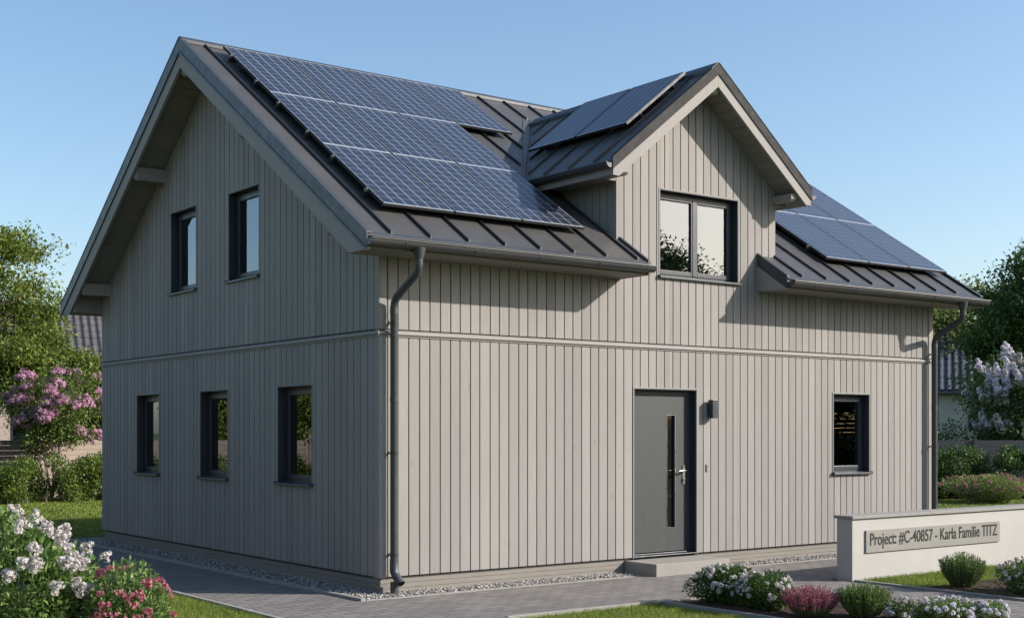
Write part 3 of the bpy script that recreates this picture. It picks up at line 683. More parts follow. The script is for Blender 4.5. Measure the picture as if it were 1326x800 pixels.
# ---- dormer roof
DE = 1.88; YD = -.42
zdd = lambda x, y: zd(x)
def vy2(x, d=0): return YR-(7.32-(zd(x)-d))/.65
for sg, nm in ((1, 'a'), (-1, 'b')):
    X = lambda d: DX-sg*d
    e = vy2(X(DE))
    mb = MB(); slab(mb, [(X(DE), YD+.01), (X(DE), e+.06), (X(0), vy2(DX)+.06), (X(0), YD+.01)], zdd, -.035, 0)
    dr = mb.build('dormer_roof', M['roof'], house)
    mb = MB(); slab(mb, [(X(DE-.02), YD+.05), (X(DE-.02), e-.2), (X(.0), vy2(DX)-.3), (X(0), YD+.05)], zdd, -.15, -.036)
    # soffit boards at the overhang
    d = .0
    while d < DE-.03:
        d2 = min(d+.125, DE-.02); xa, xb = X(d+.008), X(d2-.001)
        mb.hexa([(xa, YD+.045, zd(xa)-.22), (xb, YD+.045, zd(xb)-.22), (xb, -.007, zd(xb)-.22), (xa, -.007, zd(xa)-.22), (xa, YD+.045, zd(xa)-.151), (xb, YD+.045, zd(xb)-.151), (xb, -.007, zd(xb)-.151), (xa, -.007, zd(xa)-.151)]); d = d2
    # eave board and boxed soffit along the dormer eave
    zs = zd(X(DE))-.17; xo, xi = X(DE-.03), (3.578 if sg > 0 else 6.652)
    mb.prism([(xo, -.009, zs), (xo, -.009, zd(xo)-.04), (xi, -.009, zd(xi)-.04), (xi, -.009, zs)], (0, 1.0, 0))
    mb.build('dormer_soffit', M['soffit'], house, bevel=.002)
    mb = MB(); a_ = X(DE-.004); b_ = X(DE-.03); mb.box(min(a_, b_), max(a_, b_), YD+.045, 1.15, zd(X(DE))-.19, zd(X(DE))-.037); mb.build('dormer_eave_board', M['trimwood'], house)
    # seams
    mb = MB(); y = -.02
    while y < 3.6:
        # from eave (or valley) up to ridge
        ds = DE-.02
        if y > e-.05:
            ds = (DZ-(7.32-.65*(YR-y)))/DK-.06
        x0, x1 = X(ds), X(.05)
        if ds > .15:
            mb.hexa([(x0, y-.013, zd(x0)+.001), (x0, y+.013, zd(x0)+.001), (x1, y+.013, zd(x1)+.001), (x1, y-.013, zd(x1)+.001), (x0, y-.010, zd(x0)+.036), (x0, y+.010, zd(x0)+.036), (x1, y+.010, zd(x1)+.036), (x1, y-.010, zd(x1)+.036)])
        y += .52
    split(mb.build('standing_seam', M['seam'], dr, bevel=.002))
    mb = MB(); mb.prism([(DX, YD-.01, DZ+.05), (X(.13), YD-.01, DZ+.05-.1027), (X(.13), YD-.01, DZ+.05-.1027-.045), (DX, YD-.01, DZ+.02)], (0, 4.05, 0)); mb.build('ridge_cap', M['verge'], dr)
    # rake board + verge
    mb = MB(); E_ = DE+.0; x_e = X(E_)
    mb.prism([(x_e, YD, zd(x_e)-.20), (x_e, YD, zd(x_e)-.10), (DX, YD, DZ-.10), (DX, YD, DZ-.285), (X(E_-.10), YD, zd(X(E_-.10))-.285)], (0, .04, 0)); mb.build('dormer_rake_board', M['trimwood'], house, bevel=.002)
    mb = MB(); xe2 = X(E_+.015)
    mb.prism([(xe2, YD-.014, zd(xe2)-.12), (xe2, YD-.014, zd(xe2)+.03), (DX, YD-.014, DZ+.03), (DX, YD-.014, DZ-.12)], (0, .012, 0))
    mb.prism([(xe2, YD-.02, zd(xe2)+.031), (xe2, YD-.02, zd(xe2)+.042), (DX, YD-.02, DZ+.042), (DX, YD-.02, DZ+.031)], (0, .07, 0))
    mb.build('dormer_verge_flashing', M['matte'], dr, bevel=.0015)
# dormer gutters: run along y on both sides
def fdl(u, v, z): return (DX-DE-(v), u, z)
for sg in (1, -1):
    fn = (lambda u, v, z: (DX-DE-.05-(-v), u, z)) if sg > 0 else (lambda u, v, z: (DX+DE+.05-v, u, z))
    gutter(YD-.0, 1.36 if sg > 0 else 1.36, 0.0, zd(DX-DE)-.055, .058, fn, 'dormer_gutter')
FD = lambda u, v, z: (v, u, z)
for x in (3.42, DX, 6.62):
    zz = zd(x)-.225 if x == DX else 5.235
    mb = MB(); c = .03; y0 = YD+.05; wy = .11; hz = .10
    if x == DX: zz = DZ-.27
    if x == 3.42: mb.prism([(x-wy/2, y0, zz-hz+c), (x-wy/2, y0+c, zz-hz), (x-wy/2, .0, zz-hz), (x-wy/2, .0, zz), (x-wy/2, y0, zz)], (wy, 0, 0))
    else: mb.prism([(x-wy/2, y0-(.0), zz-hz+c), (x-wy/2, y0+c, zz-hz), (x-wy/2, .0, zz-hz), (x-wy/2, .0, zz), (x-wy/2, y0, zz)], (wy, 0, 0))
    mb.build('dormer_purlin', M['trimwood'], house, bevel=.004)

# ------------------------------------------------------------------ solar panels
PW, PH = .985, 1.70
def panel_meshes():
    f = MB(); t = .035
    f.box(.0125, PW-.0125, 0, .016, 0, t); fr = f.build('frame_edge', M['alu'], None)
    f = MB(); f.box(.0125, PW-.0125, PH-.016, PH, 0, t); fr2 = f.build('frame_edge', M['alu'], None)
    s = MB(); s.box(-.003, -.0005, 0, PH, -.002, t-.006); s.box(PW+.0005, PW+.003, 0, PH, -.002, t-.006); s.box(0, PW, -.003, -.0005, -.002, t-.006); s.box(0, PW, PH+.0005, PH+.003, -.002, t-.006); s.box(.0, .0118, .0, PH, .0, t-.0005); s.box(PW-.0118, PW, .0, PH, .0, t-.0005); s.box(.013, PW-.013, .017, PH-.017, .002, .012)
    sk = s.build('frame', M['black'], None)
    c = MB(); c.box(.0125, PW-.0125, .0165, PH-.0165, .018, .0325); ce = c.build('solar_cells', M['solar'], None)
    ra = []; re = []
    for y in (.38, 1.32):
        r = MB(); r.box(-.0, PW+.001, y-.018, y+.018, -.062, -.004); ra.append(r.build('mounting_rail', M['black'], None))
        r = MB(); r.box(-.05, PW+.001, y-.018, y+.018, -.062, -.004); re.append(r.build('mounting_rail', M['black'], None))
        r = MB(); r.box(-.045, -.006, y-.02, y+.02, -.003, .030); r.tube([(-.028, y, .02), (-.028, y, .052)], .009, 8); re.append(r.build('end_clamp', M['steel'], None))
    return fr, fr2, sk, ce, ra, re
protos = panel_meshes()
first = [True]
def place_panel(mat, label, end=False, endr=False):
    r = empty('solar_panel'); r.matrix_world = mat
    tag(r, label, 'solar panel', 'solar panels on the roof of the grey house')
    for p in (*protos[:4], *(protos[5] if end else protos[4])):
        c = p.copy(); COL.objects.link(c); c.parent = r
    return r
ORD = ['first', 'second', 'third', 'fourth']
ang = math.atan(.65); off = .085
def main_mat(x, y):   # lower-left corner position
    n = Vector((0, -math.sin(ang), math.cos(ang))); p = Vector((x, y, zr(y)))+n*off
    return Matrix.Translation(p) @ Matrix.Rotation(ang, 4, 'X')
rows = [('bottom', -.02), ('middle', -.02+1.43), ('top', -.02+2.86)]
for nm, y in rows:
    for k in range(4 if nm == 'top' else 3):
        place_panel(main_mat(.0+k*.998, y), f'{nm} row panel of the array left of the dormer, {ORD[k]} from the gable end', k == 0)
for nm, y in rows:
    for k in range(3):
        if nm == 'top' and k == 0: continue
        place_panel(main_mat(7.68+k*.998, y), f'{nm} row panel of the array right of the dormer, {ORD[k]} from the dormer', k == 0)
ad = math.atan(DK)
def dorm_mat(x, y):    # panel local x runs toward -y (left when seen from outside), local y up slope (+x)
    n = Vector((-math.sin(ad), 0, math.cos(ad))); p = Vector((x, y, zd(x)))+n*off
    m = Matrix(((0, math.cos(ad), -math.sin(ad)), (-1, 0, 0), (0, math.sin(ad), math.cos(ad)))).to_4x4()
    return Matrix.Translation(p) @ m
# shorter slope: panels scaled to the 1.37 m deep format seen there
for k, lb in ((0, 'panel on the dormer roof, the one nearer the main roof'), (1, 'panel on the dormer roof, the one nearer the dormer gable')):
    r = place_panel(dorm_mat(3.84, 2.12-k*1.07), lb)
    r.scale = (1.06, .80, 1)
    if k == 1:
        for yy in (.35, 1.35):
            pass
for p in (*protos[:4], *protos[4], *protos[5]): bpy.data.objects.remove(p)

# ------------------------------------------------------------------ step, lamp, bell, garden wall, sign
o = MB().box(3.76, 5.10, -.58, .032, -.03, .165).build('door_step', M['concrete'], bevel=.008); tag(o, 'pale concrete step in front of the grey front door', 'step')
L = empty('wall_lamp', (5.30, 0, 2.17)); tag(L, 'small square dark wall lamp right of the front door', 'lamp')
MB().box(-.045, .045, -.035, -.011, -.08, .08).build('back_plate', M['frame'], L, bevel=.003)
MB().box(-.055, .055, -.125, -.036, -.125, .125).build('lamp_body', M['frame'], L, bevel=.003)
MB().box(-.045, .045, -.115, -.045, -.128, -.1255).box(-.045, .045, -.115, -.045, .1255, .128).build('lamp_glass', M['curtain'], L)
L = empty('doorbell', (5.26, 0, 1.36)); tag(L, 'tiny pale doorbell plate on the boards beside the door', 'doorbell')
MB().box(-.024, .024, -.016, -.0045, -.05, .05).build('bell_plate', M['trimwood'], L, bevel=.003)
MB().tube([(0, -.015, .018), (0, -.022, .018)], .010, 14).tube([(0, -.015, -.020), (0, -.020, -.020)], .007, 12).build('bell_button', M['steel'], L)
gw = empty('garden_wall', (5.36, -2.4, 0)); tag(gw, 'low cream rendered garden wall with grey stone cap at the path', 'wall')
MB().box(0, 14, 0, .24, -.05, .775).build('wall_body', M['wallpaint'], gw, bevel=.006)
mb = MB(); x = -.03
while x < 14: mb.box(x+.001, min(x+1.6, 14.03)-.001, -.03, .27, .776, .815); x += 1.6
mb.build('wall_cap', M['cap'], gw, bevel=.004)
sg = empty('name_sign', (5.605, -2.4, .345)); tag(sg, 'long grey name sign with black lettering on the garden wall', 'sign')
MB().box(0, 2.90, -.022, -.001, 0, .28).build('sign_plate', M['plate'], sg, bevel=.002)
cu = bpy.data.curves.new('lettering', 'FONT'); cu.body = "Project: #C-40857 - Karla Familie TITZ"; cu.size = .2; cu.extrude = .0015; cu.offset = .0018; cu.resolution_u = 6
to = bpy.data.objects.new('tmp', cu); COL.objects.link(to); bpy.context.view_layer.update()
me = bpy.data.meshes.new_from_object(to.evaluated_get(bpy.context.evaluated_depsgraph_get())); bpy.data.objects.remove(to)
xs = [v.co.x for v in me.vertices]; ys = [v.co.y for v in me.vertices]; sx = 2.76/(max(xs)-min(xs)); sy = .205/(max(ys)-min(ys))
for v in me.vertices: v.co = Vector(((v.co.x-min(xs))*sx+.075, -.0245-v.co.z, (v.co.y-min(ys))*sy+.040))
me.materials.clear(); me.materials.append(M['ink']); lt = bpy.data.objects.new('lettering', me); COL.objects.link(lt); lt.parent = sg

# ------------------------------------------------------------------ plants
def blob_pts(n, c, rad, shell=.55, flat=0.0, lumps=9, lump_amp=.22, L=None):
    """points in a lumpy ellipsoid, biased to the shell; returns points and outward directions"""
    D = unit(rng.normal(0, 1, (n, 3))); D[:, 2] = np.where(D[:, 2] < -flat, -D[:, 2]*.4, D[:, 2]); D = unit(D)
    if L is None: L = unit(rng.normal(0, 1, (lumps, 3)))
    amp = np.linspace(.4, 1, len(L))*lump_amp
    k = 1-lump_amp*.5 + (np.exp(-((1-D@L.T)/.12))*amp).sum(1)
    r = (shell+(1-shell)*rng.uniform(0, 1, n)**.6)*k
    return np.array(c)+D*r[:, None]*np.array(rad), D
def floret_head(shape, n, size, petal):
    """blossom prototype around origin: shape radii"""
    D = unit(rng.normal(0, 1, (n, 3))); P = D*np.array(shape)*rng.uniform(.75, 1.0, (n, 1))
    parts = []
    T = unit(np.cross(D, rng.normal(0, 1, (n, 3))))
    B = np.cross(D, T)
    for q in range(4):
        a = q*math.pi/2; d = T*math.cos(a)+B*math.sin(a)
        m_ = D*.5
        tip = d+m_*.6; s = petal*rng.uniform(.8, 1.2, (n, 1)); sd = np.cross(D, d)
        V = np.stack([P, P+(d*.55+sd*.42+m_*.4)*s, P+tip*s, P+(d*.55-sd*.42+m_*.4)*s], 1).reshape(-1, 3); i = np.arange(n)*4
        parts.append((V, np.concatenate([np.stack([i, i+1, i+2], 1), np.stack([i, i+2, i+3], 1)])))
    return merge(parts)
PR = {}
def blossom_proto(key, shape, n, petal, mat):
    out = []
    for k in range(3):
        V, F = floret_head(shape, n, 0, petal); ob = npmesh('blossom', V, F, mat); out.append(ob.data); bpy.data.objects.remove(ob)
    PR[key] = out
blossom_proto('hyd', (.055, .055, .055), 46, .026, M['pet_white'])
blossom_proto('pinkrose', (.032, .032, .026), 20, .022, M['pet_pink'])
blossom_proto('smallwhite', (.016, .016, .014), 10, .016, M['pet_white'])
blossom_proto('rosewhite', (.026, .026, .022), 16, .021, M['pet_white'])
blossom_proto('lilac', (.10, .10, .15), 60, .05, M['pet_lilac'])
blossom_proto('palelilac', (.13, .13, .26), 90, .06, M['pet_palelilac'])
blossom_proto('dusky', (.05, .05, .04), 18, .035, M['pet_dusky'])
blossom_proto('lilwhite', (.014, .014, .014), 9, .014, M['pet_palelilac'])
def cluster_proto(key, puffs, petal, mat, n):
    out = []
    for k in range(3):
        parts = []
        for (x, y, z, q) in puffs:
            V, F = floret_head((q, q, q*.9), n, 0, petal); parts.append((V+np.array([x, y, z])+rng.normal(0, q*.25, 3), F))
        V, F = merge(parts); ob = npmesh('blossom', V, F, mat); out.append(ob.data); bpy.data.objects.remove(ob)
    PR[key] = out
cluster_proto('lilac', [(0, 0, .10, .07), (.12, .02, 0, .065), (-.06, .11, .02, .065), (-.09, -.10, 0, .06), (.05, -.12, .03, .055)], .035, M['pet_lilac'], 26)
cluster_proto('palelilac', [(0, 0, .0, .13), (.03, 0, .13, .11), (-.02, .02, .25, .08), (0, 0, .35, .05), (.19, .06, -.03, .09), (.20, .06, .09, .06)], .045, M['pet_palelilac'], 42)
cluster_proto('hyd', [(0, 0, .03, .040), (.035, .01, 0, .033), (-.03, .03, 0, .033), (-.01, -.035, 0, .033), (0, 0, .07, .024)], .017, M['pet_white'], 18)
cluster_proto('pinkrose', [(0, 0, .015, .022), (.03, .01, 0, .018), (-.025, .02, 0, .018), (0, -.03, .0, .016)], .014, M['pet_pink'], 11)
def add_blossoms(root, key, pts, dirs, smin=.8, smax=1.2, align=False):
    for p, d in zip(pts, dirs):
        o_ = bpy.data.objects.new('blossom', random.choice(PR[key])); COL.objects.link(o_); o_.parent = root; o_.location = p
        q = Vector(d)*.6+Vector((0, 0, .6 if align else .1)); o_.rotation_euler = q.to_track_quat('Z', 'Y').to_euler()
        s = random.uniform(smin, smax); o_.scale = (s, s, s)
def bush(name, label, cat, loc, rad, h, nleaf, lsize, mat, bl=None, nbl=0, bmin=.8, bmax=1.2, stems=7, up=.35, ratio=.5, group=None, lump=.3, shell=.35, fold=.25, blow=-.1, spread=1.0):
    r = empty(name, loc); tag(r, label, cat, group)
    c = (0, 0, h*.45); R3 = (rad, rad, h*.5); Lm = unit(rng.normal(0, 1, (16, 3))+np.array([0, 0, .35]))
    P, D = blob_pts(nleaf, c, R3, shell, 1.0, 16, lump, Lm); P = P[P[:, 2] > .0]; D = D[:len(P)] if False else unit(P-np.array(c)); nleaf = len(P); P[:, 2] = np.maximum(P[:, 2], .02)
    d = D*.8+rng.normal(0, .55, D.shape)+np.array([0, 0, up])
    V, F = leaves(P, d, rng.uniform(.6, 1.25, nleaf)*lsize, ratio, fold, .1)
    npmesh('foliage', V, F, mat, r)
    mb = MB()
    for k in range(stems):
        a = random.uniform(0, 6.28); q = random.uniform(.3, .75); e = (math.cos(a)*rad*q, math.sin(a)*rad*q, h*random.uniform(.55, .85))
        mb.tube([(e[0]*.1, e[1]*.1, 0), (e[0]*.5+random.uniform(-.03, .03), e[1]*.5, h*.35), e], [.012*h+.003, .008*h+.002, .003], 6)
    mb.build('stems', M['bark'], r, recalc=False)
    if bl:
        P, D = blob_pts(nbl*4, c, tuple(x*1.05*spread for x in R3), .97, 1.0, 16, lump, Lm); k = (D[:, 2] > blow) & (P[:, 2] > .05)
        P, D = P[k][:nbl], D[k][:nbl]; add_blossoms(r, bl, P, D, bmin, bmax)
    return r
# foreground left
b = bush('flowering_bush', 'large white flowering bush at the lower left beside the paved path', 'bush', (-5.0, -3.62, 0), .52, 1.24, 15000, .058, M['leaf_hyd'], 'hyd', 80, .55, .9, 10, .3, .5, lump=.42, spread=1.06)
bush('flowering_bush', 'pink flowering bush in the lower left, right of the white one', 'bush', (-4.56, -4.08, 0), .36, .74, 24000, .042, M['leaf_hyd'], 'pinkrose', 95, .55, 1.0, 10, .3, .5, lump=.34, shell=.3)
# bed in front
bush('rose_bush', 'white flowering rose bush at the left end of the front bed', 'bush', (2.46, -3.05, .02), .33, .44, 9000, .034, M['leaf_dark'], 'rosewhite', 70, .45, .95, 8, .2, .55)
bush('rose_bush', 'white flowering rose bush just left of the purple heather', 'bush', (2.46, -3.6, .02), .30, .36, 8000, .032, M['leaf_dark'], 'rosewhite', 62, .4, .9, 8, .2, .55)
def spiky(name, label, cat, loc, rad, h, n, mat, tipmat=None, group=None, part='foliage'):
    """many upright sprigs fanning from the base, each carrying short needles"""
    r = empty(name, loc); tag(r, label, cat, group); Ps = []; Ds = []; Ts = []; Td = []
    st = MB()
    for k in range(n):
        a = random.uniform(0, 6.28); q = math.sqrt(random.uniform(0, 1)); L_ = h*random.uniform(.75, 1.06)*(1-.25*q*q)
        e = Vector((math.cos(a)*q*rad, math.sin(a)*q*rad, L_)); b0 = Vector((e.x*.35, e.y*.35, 0)); m_ = (b0+e)/2+Vector((e.x*.12, e.y*.12, .0))
        if k % 3 == 0: st.tube([Vector((0, 0, 0)), b0+Vector((0, 0, .02)), m_, e], [.006, .003, .002, .001], 4, cap=False)
        for t in np.linspace(.18, 1, 15):
            p = b0*(1-t)**2+m_*2*t*(1-t)+e*t*t; dd = (e-b0).normalized()
            for s_ in range(4):
                v = Vector(rng.normal(0, .42, 3))+dd*.9
                (Ts if (tipmat and t > .42) else Ps).append(p); (Td if (tipmat and t > .42) else Ds).append(v)
    Ps = np.array(Ps); V, F = leaves(Ps, np.array(Ds), rng.uniform(.6, 1.2, len(Ps))*.032, .24, .1); npmesh('foliage', V, F, mat, r)
    if tipmat:
        Ts = np.array(Ts); V, F = leaves(Ts, np.array(Td), rng.uniform(.6, 1.2, len(Ts))*.020, .55, .2); npmesh('flower_spikes', V, F, tipmat, r)
    st.build('stems', M['bark'], r, recalc=False); return r
spiky('heather', 'purple pink heather in the front bed between rose and green shrub', 'heather', (2.40, -4.25, .02), .30, .31, 240, M['leaf_shrub'], M['pet_heather'])
spiky('green_shrub', 'small bushy green shrub in the front bed right of the heather', 'shrub', (2.75, -4.62, .02), .27, .34, 300, M['leaf_shrub'])
spiky('green_shrub', 'round green shrub at the foot of the garden wall below the name sign', 'shrub', (5.72, -3.72, .02), .27, .40, 320, M['leaf_shrub'])
bush('flowering_bush', 'low small-leaved bush at the lower edge of the photo right of the green shrub', 'bush', (2.93, -5.0, .02), .24, .20, 2600, .03, M['leaf_dark'], 'smallwhite', 35, .7, 1.2, 6, .2)
bush('flowering_bush', 'low bush dotted with white flowers nearest the path in the front bed', 'bush', (3.14, -5.28, .02), .25, .24, 3400, .03, M['leaf_hyd'], 'lilwhite', 55, .8, 1.4, 6, .2)
bush('flowering_bush', 'low white flowering bush at the right end of the front bed', 'bush', (3.40, -5.5, .02), .22, .22, 3000, .03, M['leaf_hyd'], 'lilwhite', 50, .8, 1.4, 6, .2)
bush('flowering_bush', 'white and pink flowering bush at the right edge before the garden wall', 'bush', (5.90, -4.55, .02), .38, .39, 5000, .038, M['leaf_dark'], 'rosewhite', 98, .45, .9, 8, .2)

def tree(name, label, loc, h, crown, nclump, nleaf, lsize, mat, bark, trunk_r=.16, base=.32, cat='tree', group=None, clump_r=.55, limbs=9, multi=1, bl=None, nbl=0):
    """crown = (rx, ry) ; crown spans base*h..h"""
    r = empty(name, loc); tag(r, label, cat, group)
    cz = h*(1+base)/2; rz = h*(1-base)/2
    C_, D_ = blob_pts(nclump, (0, 0, cz), (crown[0], crown[1], rz), .45, 1.0, 7, .35)
    tb = MB(); trunks = []
    for m_ in range(multi):
        a = 6.28*m_/multi+random.uniform(0, 1); s_ = 0 if multi == 1 else .35
        top_ = Vector((math.cos(a)*crown[0]*s_+random.uniform(-.1, .1), math.sin(a)*crown[0]*s_, cz+rz*.25))
        p0 = Vector((0, 0, -.05)); p1 = Vector((top_.x*.2+random.uniform(-.06, .06), top_.y*.3, h*base*.6)); p2 = Vector((top_.x*.6, top_.y*.6, cz*.8))
        pts = []
        for t in np.linspace(0, 1, 8):
            q = p0*(1-t)**3+p1*3*t*(1-t)**2+p2*3*t*t*(1-t)+top_*t**3
            pts.append(q+Vector((random.uniform(-.04, .04), random.uniform(-.04, .04), 0))*(t*h*.12))
        tb.tube(pts, [trunk_r*(1.15-.95*t) for t in np.linspace(0, 1, 8)], 9, cap=False); trunks.append(pts)
    lim = MB()
    for k in range(min(nclump, limbs*multi)):
        c = Vector(C_[k]); tp = trunks[k % multi]
        b0 = min(tp, key=lambda p: (abs((c.z-p.z)-.6*(c.xy-p.xy).length)) if p.z > h*base*.45 else 99)
        md = (b0+c)/2+Vector((random.uniform(-.12, .12), random.uniform(-.12, .12), -.05*h*.3)); rr = trunk_r*.38
        lim.tube([b0, (b0+md)/2, md, (md+c)/2+Vector((0, 0, .05)), c], [rr, rr*.75, rr*.55, rr*.35, rr*.15], 6, cap=False)
        for j in range(3):
            e = c+Vector(rng.normal(0, clump_r*.7, 3)); lim.tube([md, (md+e)/2+Vector((0, 0, .08)), e], [rr*.35, rr*.22, rr*.08], 5, cap=False)
    tk = tb.build('trunk', bark, r, recalc=False, smooth=True); lim.build('limbs', bark, r, recalc=False, smooth=True)
    # leaves: gaussian puffs flattened, grouped in sub-clumps so gaps remain
    k = rng.integers(0, nclump, nleaf//14); sub = C_[k]+rng.normal(0, 1, (len(k), 3))*np.array([clump_r, clump_r, clump_r*.62])*rng.uniform(.5, 1, (len(k), 1))
    P = np.repeat(sub, 14, 0); P = P+rng.normal(0, lsize*1.35, P.shape)*np.array([1, 1, .7])
    d = unit(P-np.array([0, 0, cz]))*.5+rng.normal(0, .6, P.shape)+np.array([0, 0, -.05])
    V, F = leaves(P, d, rng.uniform(.6, 1.3, len(P))*lsize, .62, .3, .12); npmesh('crown', V, F, mat, r)
    if bl:
        k2 = np.argsort(-(C_[:, 2]+rng.normal(0, .25*rz, nclump)))[:nclump]; pts = []; dd = []
        for q in range(nbl):
            ci = C_[k2[int(len(k2)*.75*random.random())]]; d_ = unit((ci-np.array([0, 0, cz-rz*.4]))[None])[0]
            p = ci+d_*clump_r*random.uniform(.3, 1.1)+rng.normal(0, clump_r*.45, 3); pts.append(p); dd.append(d_)
        add_blossoms(r, bl, pts, dd, .75, 1.25, True)
    return r
# left background
tree('lilac_tree', 'pink flowering lilac tree behind the hedge left of the house', (3.4, 22.6, 0), 3.45, (1.35, 1.2), 46, 19000, .075, M['leaf_hedge'], M['palebark'], .028, .38, 'tree', None, .26, 10, 4, 'lilac', 95)
def hedge(name, label, p0, p1, wd, h, n, lsize, mat, group=None, bl=None):
    a = Vector((*p0, 0)); b = Vector((*p1, 0)); d = (b-a); L_ = d.length; u = d.normalized(); nn = Vector((-u.y, u.x, 0)); r = empty(name, a); tag(r, label, 'hedge', group)
    k = int(L_*22); cl = np.stack([rng.uniform(0, L_, k), rng.uniform(-wd/2, wd/2, k), rng.uniform(.08, h*.86, k)], 1)
    idx = rng.integers(0, k, n); P = cl[idx]+unit(rng.normal(0, 1, (n, 3)))*rng.uniform(.12, .30, (n, 1))*np.array([1, .9, .95])
    P[:, 2] = np.abs(P[:, 2]-.02)+.02
    W_ = np.outer(P[:, 0], np.array(u))+np.outer(P[:, 1], np.array(nn))+np.outer(P[:, 2], [0, 0, 1.])
    V, F = leaves(W_, rng.normal(0, .6, (n, 3))+np.array([0, 0, .3])-np.array(nn)*.3, rng.uniform(.6, 1.3, n)*lsize, .6, .3); npmesh('foliage', V, F, mat, r)
    s = MB(); t = .3
    while t < L_: 
        q = u*t; s.tube([q, q+Vector((random.uniform(-.15, .15), random.uniform(-.15, .15), h*.6))], [.03, .012], 6); t += .55
    split(s.build('stem', M['bark'], r, recalc=False)); return r
hedge('hedge', 'leafy green hedge behind the lawn left of the house', (-9.4, 17.6), (7.0, 22.9), 1.0, 1.22, 125000, .070, M['leaf_hedge'])
def plank_fence(label, p0, p1, h, nb, mat, z0=.06):
    a = Vector((*p0, 0)); b = Vector((*p1, 0)); d = b-a; L_ = d.length; r = empty('plank_fence', a, math.atan2(d.y, d.x)); tag(r, label, 'fence')
    bh = (h-z0)/nb; x = 0
    while x < L_-.1:
        e = min(L_, x+2.0); m_ = MB()
        for k in range(nb): m_.box(x+.045, e-.045, -.012+random.uniform(-.002, .002), .012, z0+k*bh+.004, z0+(k+1)*bh-.004)
        m_.build('board_panel', mat, r); MB().box(x-.04, x+.04, -.04, .04, -.05, h+.05).build('post', mat, r, bevel=.004); x = e
plank_fence('warm brown plank fence behind the left hedge', (-9.5, 20.12), (10.0, 25.9), 1.62, 11, M['fenceL'])
tree('leafy_tree', 'tall bright green tree at the left edge of the photo', (4.1, 30.8, 0), 8.3, (2.2, 2.2), 64, 46000, .13, M['leaf_tree'], M['bark'], .16, .24, clump_r=.44, limbs=22, group=None)
tree('leafy_tree', 'lower round green tree just left of the house eave, before the tiled roof', (7.3, 31.1, 0), 5.1, (1.5, 1.4), 48, 36000, .12, M['leaf_tree'], M['bark'], .10, .2, clump_r=.34, limbs=12)
# right background
hedge('hedge', 'dark green hedge before the grey fence right of the house', (19.2, 12.2), (31.0, 3.6), 1.1, 1.46, 110000, .075, M['leaf_dark'])
plank_fence('dark grey plank fence behind the right hedge', (19.4, 14.2), (33.5, 3.9), 1.60, 8, M['fenceR'])
bush('flowering_bush', 'reddish flowering bush at the right edge behind the garden wall', 'bush', (22.7, 7.0, 0), 1.0, .74, 14000, .06, M['leaf_pale'], 'dusky', 98, .5, .9, 10, .3)
tree('lilac_tree', 'pale lilac bush in full bloom behind the grey fence', (29.9, 10.3, 0), 4.1, (1.65, 1.6), 56, 30000, .10, M['leaf_deep'], M['palebark'], .05, .16, 'tree', None, .38, 10, 4, 'palelilac', 95)
tree('leafy_tree', 'big dark green tree rising behind the lilac at the right edge', (38.9, 14.8, 0), 9.4, (2.9, 2.9), 84, 72000, .15, M['leaf_deep'], M['bark'], .22, .26, clump_r=.55, limbs=22)
tree('leafy_tree', 'pale green tree seen past the right eave of the house', (44.7, 22.9, 0), 8.8, (2.1, 2.2), 46, 36000, .16, M['leaf_pale'], M['bark'], .2, .16, clump_r=.55, limbs=12)
bush('dark_shrub', 'dark green shrub in front of the white neighbour house', 'shrub', (27.9, 11.9, 0), 1.3, 1.95, 9000, .09, M['leaf_deep'], None, 0, stems=8)
# neighbour houses
def nhouse(label, loc, rz, L_, W_, zeave, zridge, wallm, tilem, wins):
    r = empty('neighbour_house', loc, rz); tag(r, label, 'house')
    mb = MB(); mb.prism([(0, 0, -.05), (0, 0, zeave), (0, W_/2, zridge-.1), (0, W_, zeave), (0, W_, -.05)], (L_, 0, 0)); wl = mb.build('wall', wallm, r)
    mb = MB(); k = (zridge-zeave)/(W_/2); o_ = .5
    for sg in (1, -1):
        Y = (lambda y: y) if sg > 0 else (lambda y: W_-y)
        mb.prism([(-o_, Y(-o_), zeave-k*o_+.02), (-o_, Y(W_/2), zridge+.02), (-o_, Y(W_/2), zridge+.20), (-o_, Y(-o_), zeave-k*o_+.18)], (L_+2*o_, 0, 0))
    mb.build('roof', tilem, r)
    g = MB(); g.tube([(-o_, -o_-.06, zeave-k*o_), (L_+o_, -o_-.06, zeave-k*o_)], .08, 10); g.build('gutter', M['gutter'], r)
    for x0, x1, q0, q1 in wins:
        f = MB(); f.box(x0, x1, -.03, .02, q0, q1); w_ = f.build('window', M['frame'], r, bevel=.01)
        p = MB(); p.box(x0+.07, x1-.07, -.036, -.031, q0+.07, q1-.07); p.build('pane', M['glass'], w_)
nhouse('white neighbour house with blue grey tiled roof at the right', (40.4, 20.9, 0), R(-55), 12, 8, 3.75, 6.1, M['whitewall'], M['tileR'], [(1.2, 1.9, 1.9, 2.9), (5, 6, 1.4, 2.8)])
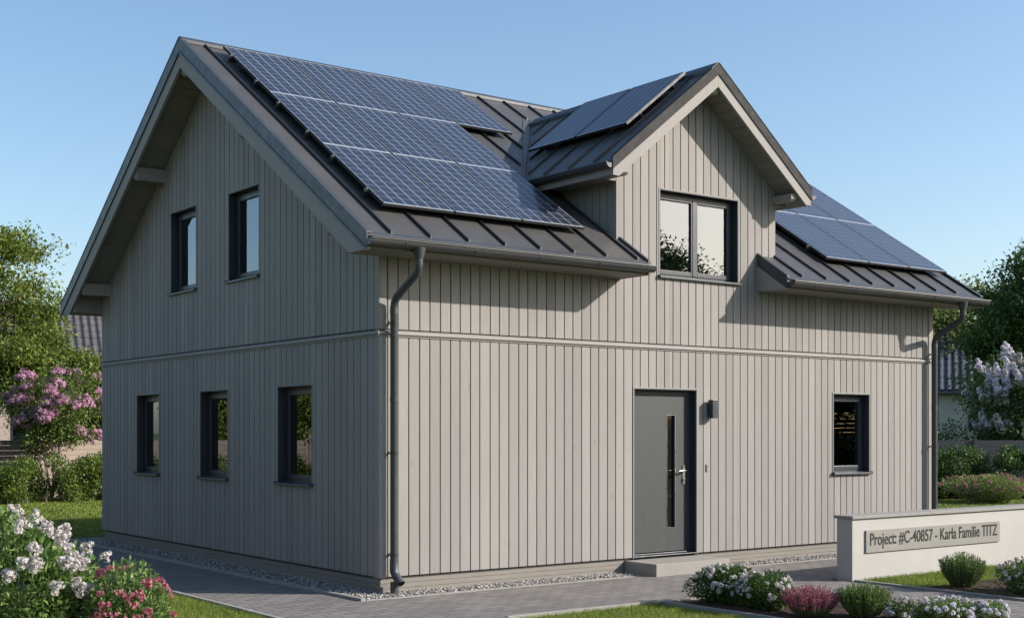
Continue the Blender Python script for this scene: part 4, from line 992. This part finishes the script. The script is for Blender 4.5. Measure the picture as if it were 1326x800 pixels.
nhouse('pale pink neighbour house with weathered ribbed roof at the left', (5.2, 40.0, 0), R(-15), 14, 9, 4.1, 7.0, M['pinkwall'], M['tileL'], [(2, 3, 1.2, 2.6), (7, 8, 1.2, 2.6)])
# trees out of the frame, mirrored in the window panes
ORDN = ['first', 'second', 'third', 'fourth', 'fifth', 'sixth', 'seventh']
def reflected(name, label, group, spots, h0, crown, mat, nl, end):
    t0 = tree(name, label, (*spots[0][:2], 0), h0, crown, 46, nl, .13, mat, M['bark'], .18, .14, clump_r=.75, limbs=10, group=group)
    t0.scale = (1, 1, spots[0][2]/h0); t0['label'] = f'{label}, first from the {end}'
    for i, (x, y, h_) in enumerate(spots[1:]):
        c = t0.copy(); COL.objects.link(c); c.location = (x, y, 0); c['label'] = f'{label}, {ORDN[i+1]} from the {end}'; c.rotation_euler = (0, 0, (i+1)*1.3); c.scale = (1, 1, h_/h0)
        for ch in t0.children: q = ch.copy(); COL.objects.link(q); q.parent = c
reflected('street_tree', 'street tree mirrored in the front windows', 'trees across the street mirrored in the front windows', ((17.5, -19.5, 7.4), (22.5, -19.0, 8.4), (26.5, -17.0, 7.4), (31.5, -16.5, 7.4), (36, -16, 7.6)), 9, (2.9, 2.9), M['leaf_deep'], 60000, 'left')
reflected('garden_tree', 'garden tree added out of view, dimming the gable and mirrored in its windows', 'trees added left of the view, dimming the gable and mirrored in its windows', ((-14, -3.0, 6.0), (-13.5, 3.0, 5.2), (-12.5, 8.5, 4.6), (-13, 13.5, 4.9), (-12.0, 18.5, 4.7), (-12.6, 23.5, 5.0), (-12.2, 28.5, 5.4)), 5, (2.5, 2.6), M['leaf_tree'], 30000, 'street')  # tree row added out of view to hold sky light off the gable
plank_fence('tall grey plank fence across the street, seen only as a reflection in the front windows', (15, -25), (46, -11), 2.3, 14, M['fenceR'])
hedge('hedge', 'tall hedge across the street, seen only as a reflection in the front windows', (14.5, -23.6), (45, -10), 1.2, 2.0, 40000, .14, M['leaf_hedge'])
plank_fence('grey plank fence seen only as a reflection in the gable windows', (-9.6, 20.1), (-9.6, -2), 1.75, 11, M['fenceL'])
